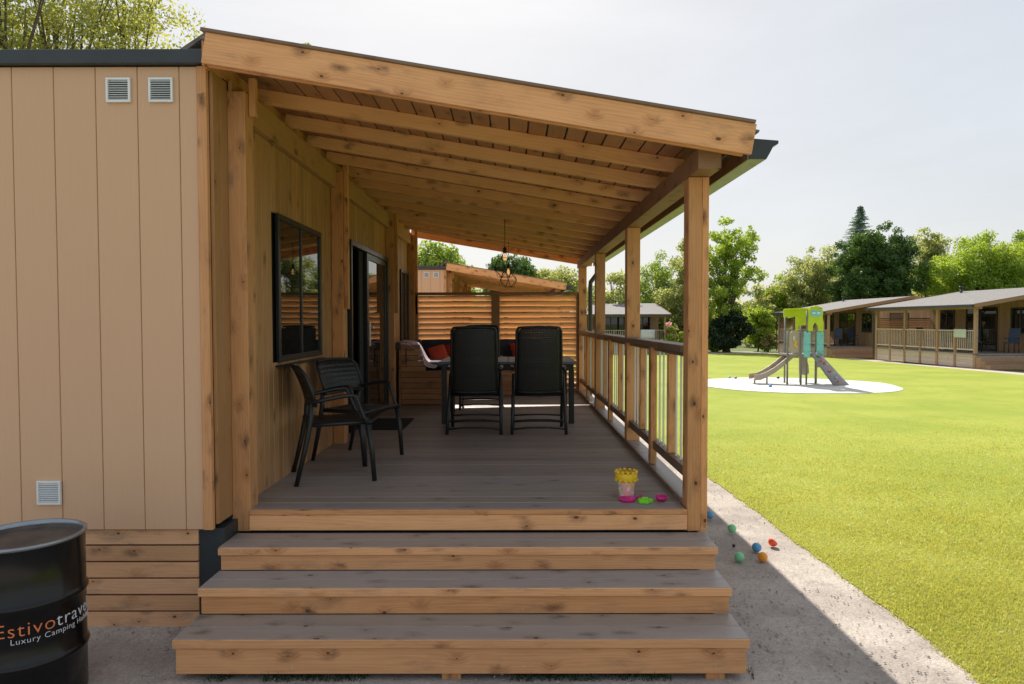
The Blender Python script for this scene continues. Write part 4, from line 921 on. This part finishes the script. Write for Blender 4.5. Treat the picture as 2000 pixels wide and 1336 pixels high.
def tree(loc, H, blobs, mat, nleaf, leaf, seed, label, name='broadleaf_tree', group='trees round the park', clumps=60, tr=.18, cat='tree', kids=True, **kw):
    rnd = random.Random(seed)
    root = empty(name, loc, 0, label, cat, group)
    me, C = crown_mesh('crown', mat, blobs, nleaf, leaf, seed, clumps, **kw)
    o = bpy.data.objects.new('crown', me); COL.objects.link(o); o.parent = root
    m = MB(); top = Vector((rnd.uniform(-.3, .3), rnd.uniform(-.3, .3), H*.82)); tp = []
    for i in range(8):
        f = i/7; tp.append(Vector((top.x*f + .12*math.sin(f*5+seed), top.y*f, top.z*f - .05)))
    m.tube(tp, [tr*(1-.85*i/7) + .01 for i in range(8)], 8)
    for c in C[:: max(1, len(C)//34)]:
        c = Vector(c[:3]); f = min(.95, max(.15, (c.z / H) * .62 * rnd.uniform(.8, 1.1))); k = f*7; i0 = int(k); a = tp[i0].lerp(tp[min(7, i0+1)], k-i0)
        mid = a.lerp(c, .5) + Vector((rnd.uniform(-.2, .2), rnd.uniform(-.2, .2), .12*(c-a).length)); r0 = tr*(1-.85*f)*.5
        m.tube([a, a.lerp(mid, .5), mid, mid.lerp(c, .5) + Vector((0, 0, .05)), c], [r0, r0*.7, r0*.5, r0*.3, .008], 5)
    o = m.build('trunk', M['bark'], None); o.parent = root
    return root
def at(px, Y, z=None): return ((px - 1002) * Y / 1333, Y, gz(Y) - .05)
def hz(py, Y): return 1.78 + (628 - py) * Y / 1333 - gz(Y)     # height above ground for a pixel row
# trees behind the cabin on the left
for (px, Y, H, rx, n, sd, lab, mt) in ((10, 17, 13.2, 2.7, 9500, 11, 'tall airy tree above the flat cabin roof, at the left edge of the picture', 'leaf_pale'),
        (120, 18.5, 14.6, 2.5, 10500, 12, 'tall airy tree above the cabin roof, second from the left edge', 'leaf_pale'), (265, 19.5, 13.6, 1.75, 9000, 13, 'tall airy bright tree above the cabin roof, next to the porch fascia', 'leaf_pale')):
    zc = H*.68
    tree(at(px, Y), H, [(0, 0, zc, rx, rx, H*.36), (rx*.4, 0, zc+1.2, rx*.7, rx*.7, H*.2), (-rx*.5, .3, zc-.8, rx*.7, rx*.7, H*.22)], M[mt], int(n*1.3), .056, sd, lab, clumps=260, tr=.17, shell=.2, csz=.10)
tree(at(607, 30), hz(76, 30), [(0, 0, hz(76, 30)-.9, .32, .32, .9)], M['leaf_mid'], 500, .08, 15, 'tree tip just peeping over the porch roof', clumps=16, shell=.2)
# behind the neighbour cabin
Y = 36; H = hz(466, Y); tree(at(860, Y), H, [(0, 0, H-1.5, 1.6, 1.5, 1.5), (-1.2, 0, H-1.5, 1.3, 1.2, 1.4), (0, 0, H-3.2, 2, 1.5, 1.3)], M['leaf_mid'], 22000, .09, 21, 'leafy green tree above the neighbour cabin, left of the pendant lamps', clumps=150, shell=.3, csz=.24)
Y = 42; H = hz(488, Y); tree(at(1000, Y), H, [(0, 0, H-1.6, 1.5, 1.5, 1.6), (-.9, 0, H-2.4, 1.2, 1.0, 1.7), (1.0, 0, H-2.4, 1.2, 1, 1.6)], M['leaf_dark'], 18000, .09, 22, 'dark bluish tree behind the pendant lamps', clumps=130, shell=.3, csz=.24)
Y = 44; H = hz(512, Y); tree(at(1085, Y), H, [(0, 0, H-1.7, 1.7, 1.5, 1.7), (1.0, 0, H-2.0, 1.3, 1.0, 1.6), (-1, 0, H-2.0, 1.3, 1.0, 1.6)], M['leaf_olive'], 18000, .09, 23, 'pale olive tree showing through the porch left of the last railing post', clumps=130, shell=.3, csz=.24)
# seen between the posts and right of the porch
Y = 54; H = hz(520, Y); tree(at(1192, Y), H, [(0, 0, H-2.6, 2.2, 2, 2.6), (0, 0, H-5, 2.4, 2, 2.2)], M['leaf_olive'], 9000, .12, 24, 'thin pale tree behind the low cabin, left of the second deck post', clumps=80, shell=.3)
Y = 56; H = hz(478, Y); tree(at(1285, Y), H, [(0, 0, H-2.6, 2.4, 2, 2.6), (-.6, 0, H-5.4, 3.0, 2.4, 2.8), (.6, 0, H-7, 2.6, 2, 2.2)], M['leaf_mid'], 20000, .10, 25, 'green tree rising behind the low cabin roof between two deck posts', clumps=120, shell=.3)
Y = 52; H = hz(448, Y); tree(at(1345, Y), H, [(0, 0, H-3.2, 1.5, 1.5, 3.2), (-.3, 0, H-6, 2.4, 2, 2.6), (.3, 0, 2.6, 2.2, 2, 2.2)], M['leaf_olive'], 20000, .10, 26, 'tall silvery olive tree directly behind the front deck post', clumps=110, shell=.3)
Y = 50; H = hz(424, Y); tree(at(1415, Y), H, [(.3, 0, H-2.3, 2.0, 2, 2.3), (.9, 0, H-4.4, 2.1, 2, 2.0), (-.6, 0, H-5.2, 1.9, 2, 2.4), (0, 0, H-7.0, 2.0, 1.8, 1.6)], M['leaf_bright'], 19000, .095, 27, 'tall open green tree right of the front deck post with a leaning trunk', clumps=230, shell=.25, tr=.28, csz=.14)
Y = 49; H = hz(608, Y); tree(at(1425, Y), H, [(0, 0, H*.52, 1.5, 1.3, H*.5)], M['leaf_shade'], 9000, .11, 28, 'dark evergreen bush beside the far path under the tall open tree', name='bush', cat='bush', clumps=70, tr=.08, group='bushes along the far path')
Y = 50; H = hz(650, Y); tree(at(1395, Y), H, [(0, 0, H*.5, .9, .8, H*.5)], M['leaf_mid'], 3000, .10, 29, 'small green bush at the far path right next to the front deck post', name='bush', cat='bush', clumps=30, tr=.05, group='bushes along the far path')
Y = 51; H = hz(600, Y); tree(at(1483, Y), H, [(0, 0, H*.55, 1.1, 1, H*.5)], M['leaf_bright'], 7000, .10, 30, 'yellow green bush between the dark bush and the cabin behind the play tower', name='bush', cat='bush', clumps=60, tr=.06, group='bushes along the far path')
Y = 49.5; H = hz(645, Y); r_ = tree(at(1500, Y), H, [(0, 0, H*.5, .6, .6, H*.45)], M['leaf_mid'], 2200, .09, 31, 'low flowering bush with pink blossoms against the corner of the cabin behind the tower', name='flowering_bush', cat='bush', clumps=26, tr=.04, group='pink flowering bushes')
me, _ = crown_mesh('blossoms', M['blossom'], [(0, 0, H*.6, .6, .6, H*.42)], 500, .09, 32, 26); o = bpy.data.objects.new('blossoms', me); COL.objects.link(o); o.parent = r_
Y = 46; H = hz(630, Y); r_ = tree(at(1318, Y), H, [(0, 0, H*.5, .65, .6, H*.5)], M['leaf_bright'], 2800, .09, 33, 'flowering bush with pink blossoms at the right end of the low cabin', name='flowering_bush', cat='bush', clumps=26, tr=.04, group='pink flowering bushes')
me, _ = crown_mesh('blossoms', M['blossom'], [(-.2, 0, H*.75, .5, .5, H*.3)], 450, .09, 34, 22); o = bpy.data.objects.new('blossoms', me); COL.objects.link(o); o.parent = r_
Y = 62; H = hz(478, Y); tree(at(1585, Y), H, [(0, 0, H-3, 2.3, 2, 3), (-1.4, 0, H-5, 2.4, 2, 2.6), (1, 0, H-6.2, 2.6, 2, 2.6)], M['leaf_olive'], 22000, .105, 35, 'pale olive tree left of the big dark round tree', clumps=120, shell=.3)
Y = 64; H = hz(540, Y); tree(at(1530, Y), H, [(0, 0, H-2.2, 2.4, 2, 2.2), (-1, 0, H-3.6, 2.4, 2, 2.2)], M['leaf_bright'], 10000, .13, 36, 'low yellow green tree above the left end of the cabin behind the tower', clumps=80)
Y = 63; H = hz(558, Y); tree(at(1478, Y), H, [(0, 0, H-2.2, 2.2, 2, 2.2), (-.5, 0, 2, 2, 2, 2)], M['leaf_olive'], 9000, .13, 37, 'low hazy olive tree behind the yellow green bush', clumps=80)
Y = 58; H = hz(433, Y); tree(at(1712, Y), H, [(0, 0, H-2.6, 2.7, 2.7, 2.6), (-1.7, 0, H-2.7, 2.1, 2, 2.1), (0, 0, H-2.7, 3.1, 2.6, 2.3), (-.9, -.3, H-4.4, 3.3, 3, 2.8), (1.1, 0, H-4.2, 2.8, 3, 2.6), (0, 0, H-6.2, 3.6, 3, 2.2)], M['leaf_dark'], 56000, .105, 38, 'big round dark green tree behind the two cabins across the lawn', clumps=300, tr=.35, shell=.6, csz=.16)
# spruce
def spruce(loc, H, label):
    root = empty('spruce_tree', loc, 0, label, 'tree', 'trees round the park'); r = np.random.RandomState(5); V = []; n = 0
    for i in range(34):
        z = H * (.45 + .55 * i/34); L = (H - z) * .46 + .22
        for k in range(7):
            a = r.rand() * 6.28; 
            for s in np.linspace(.15, 1, 14):
                c = np.array([math.cos(a)*L*s, math.sin(a)*L*s, z - .25*L*s + .12*L*s*s + r.randn()*.04]); w = .16*(1.15-s)+.05
                for q in range(3):
                    t = r.randn(3); t /= np.linalg.norm(t); b = np.cross(t, r.randn(3)); b /= np.linalg.norm(b); V += [c-t*w, c+b*w*.3, c+t*w, c-b*w*.3]; n += 1
    me = raw_mesh('crown', np.array(V), np.arange(4*n), r.rand(n, 3), M['leaf_spruce'], 4); o = bpy.data.objects.new('crown', me); COL.objects.link(o); o.parent = root
    o = MB().tube([(0, 0, 0), (0, 0, H*.5), (0, 0, H)], [.25, .14, .02], 8).build('trunk', M['bark']); o.parent = root
spruce(at(1676, 72), hz(403, 72), 'pointed haze-pale bluish spruce top rising behind the big dark round tree')
Y = 66; H = hz(438, Y); tree(at(1812, Y), H, [(0, 0, H-2.4, 2.0, 2, 2.4), (0, 0, H-5, 2.8, 2.4, 3)], M['leaf_olive'], 11000, .13, 40, 'pale hazy tree between the dark round tree and the bright green tree', clumps=100, shell=.3)
Y = 56; H = hz(457, Y); tree(at(1905, Y), H, [(0, 0, H-2.4, 3.2, 3, 2.4), (-2.2, 0, H-3.6, 2.4, 2.4, 2.4), (2.4, 0, H-3.4, 2.6, 2.4, 2.4), (0, 0, H-5, 4.2, 3, 2.2)], M['leaf_bright'], 42000, .10, 41, 'wide bright green tree above the nearest cabin across the lawn', clumps=260, tr=.3, shell=.5)
Y = 64; H = hz(452, Y); tree(at(2010, Y), H, [(0, 0, H-2.6, 2.3, 2, 2.6), (0, 0, H-5, 2.6, 2.2, 2.6)], M['leaf_mid'], 9000, .13, 42, 'darker green tree at the right edge of the picture behind the bright one', clumps=80)
# background wood: a band that reads as one mass
bl = []
r2 = random.Random(9)
for i in range(60):
    px = -300 + i * 50 + r2.uniform(-15, 15); Yb = r2.uniform(74, 84); x = (px - 1002) * Yb / 1333; hh = r2.uniform(6.0, 8.0) * (.78 if 1380 < px < 1560 else 1)
    bl.append((x, Yb, gz(70) + hh*.45, 3.0, 2.2, hh*.55))
me, _ = crown_mesh('wood', M['leaf_olive'], bl, 90000, .22, 50, 620, shell=.4, csz=.33)
o = bpy.data.objects.new('woodland', me); COL.objects.link(o); tag(o, 'distant mass of green woodland behind the park', 'woodland', kind='stuff')
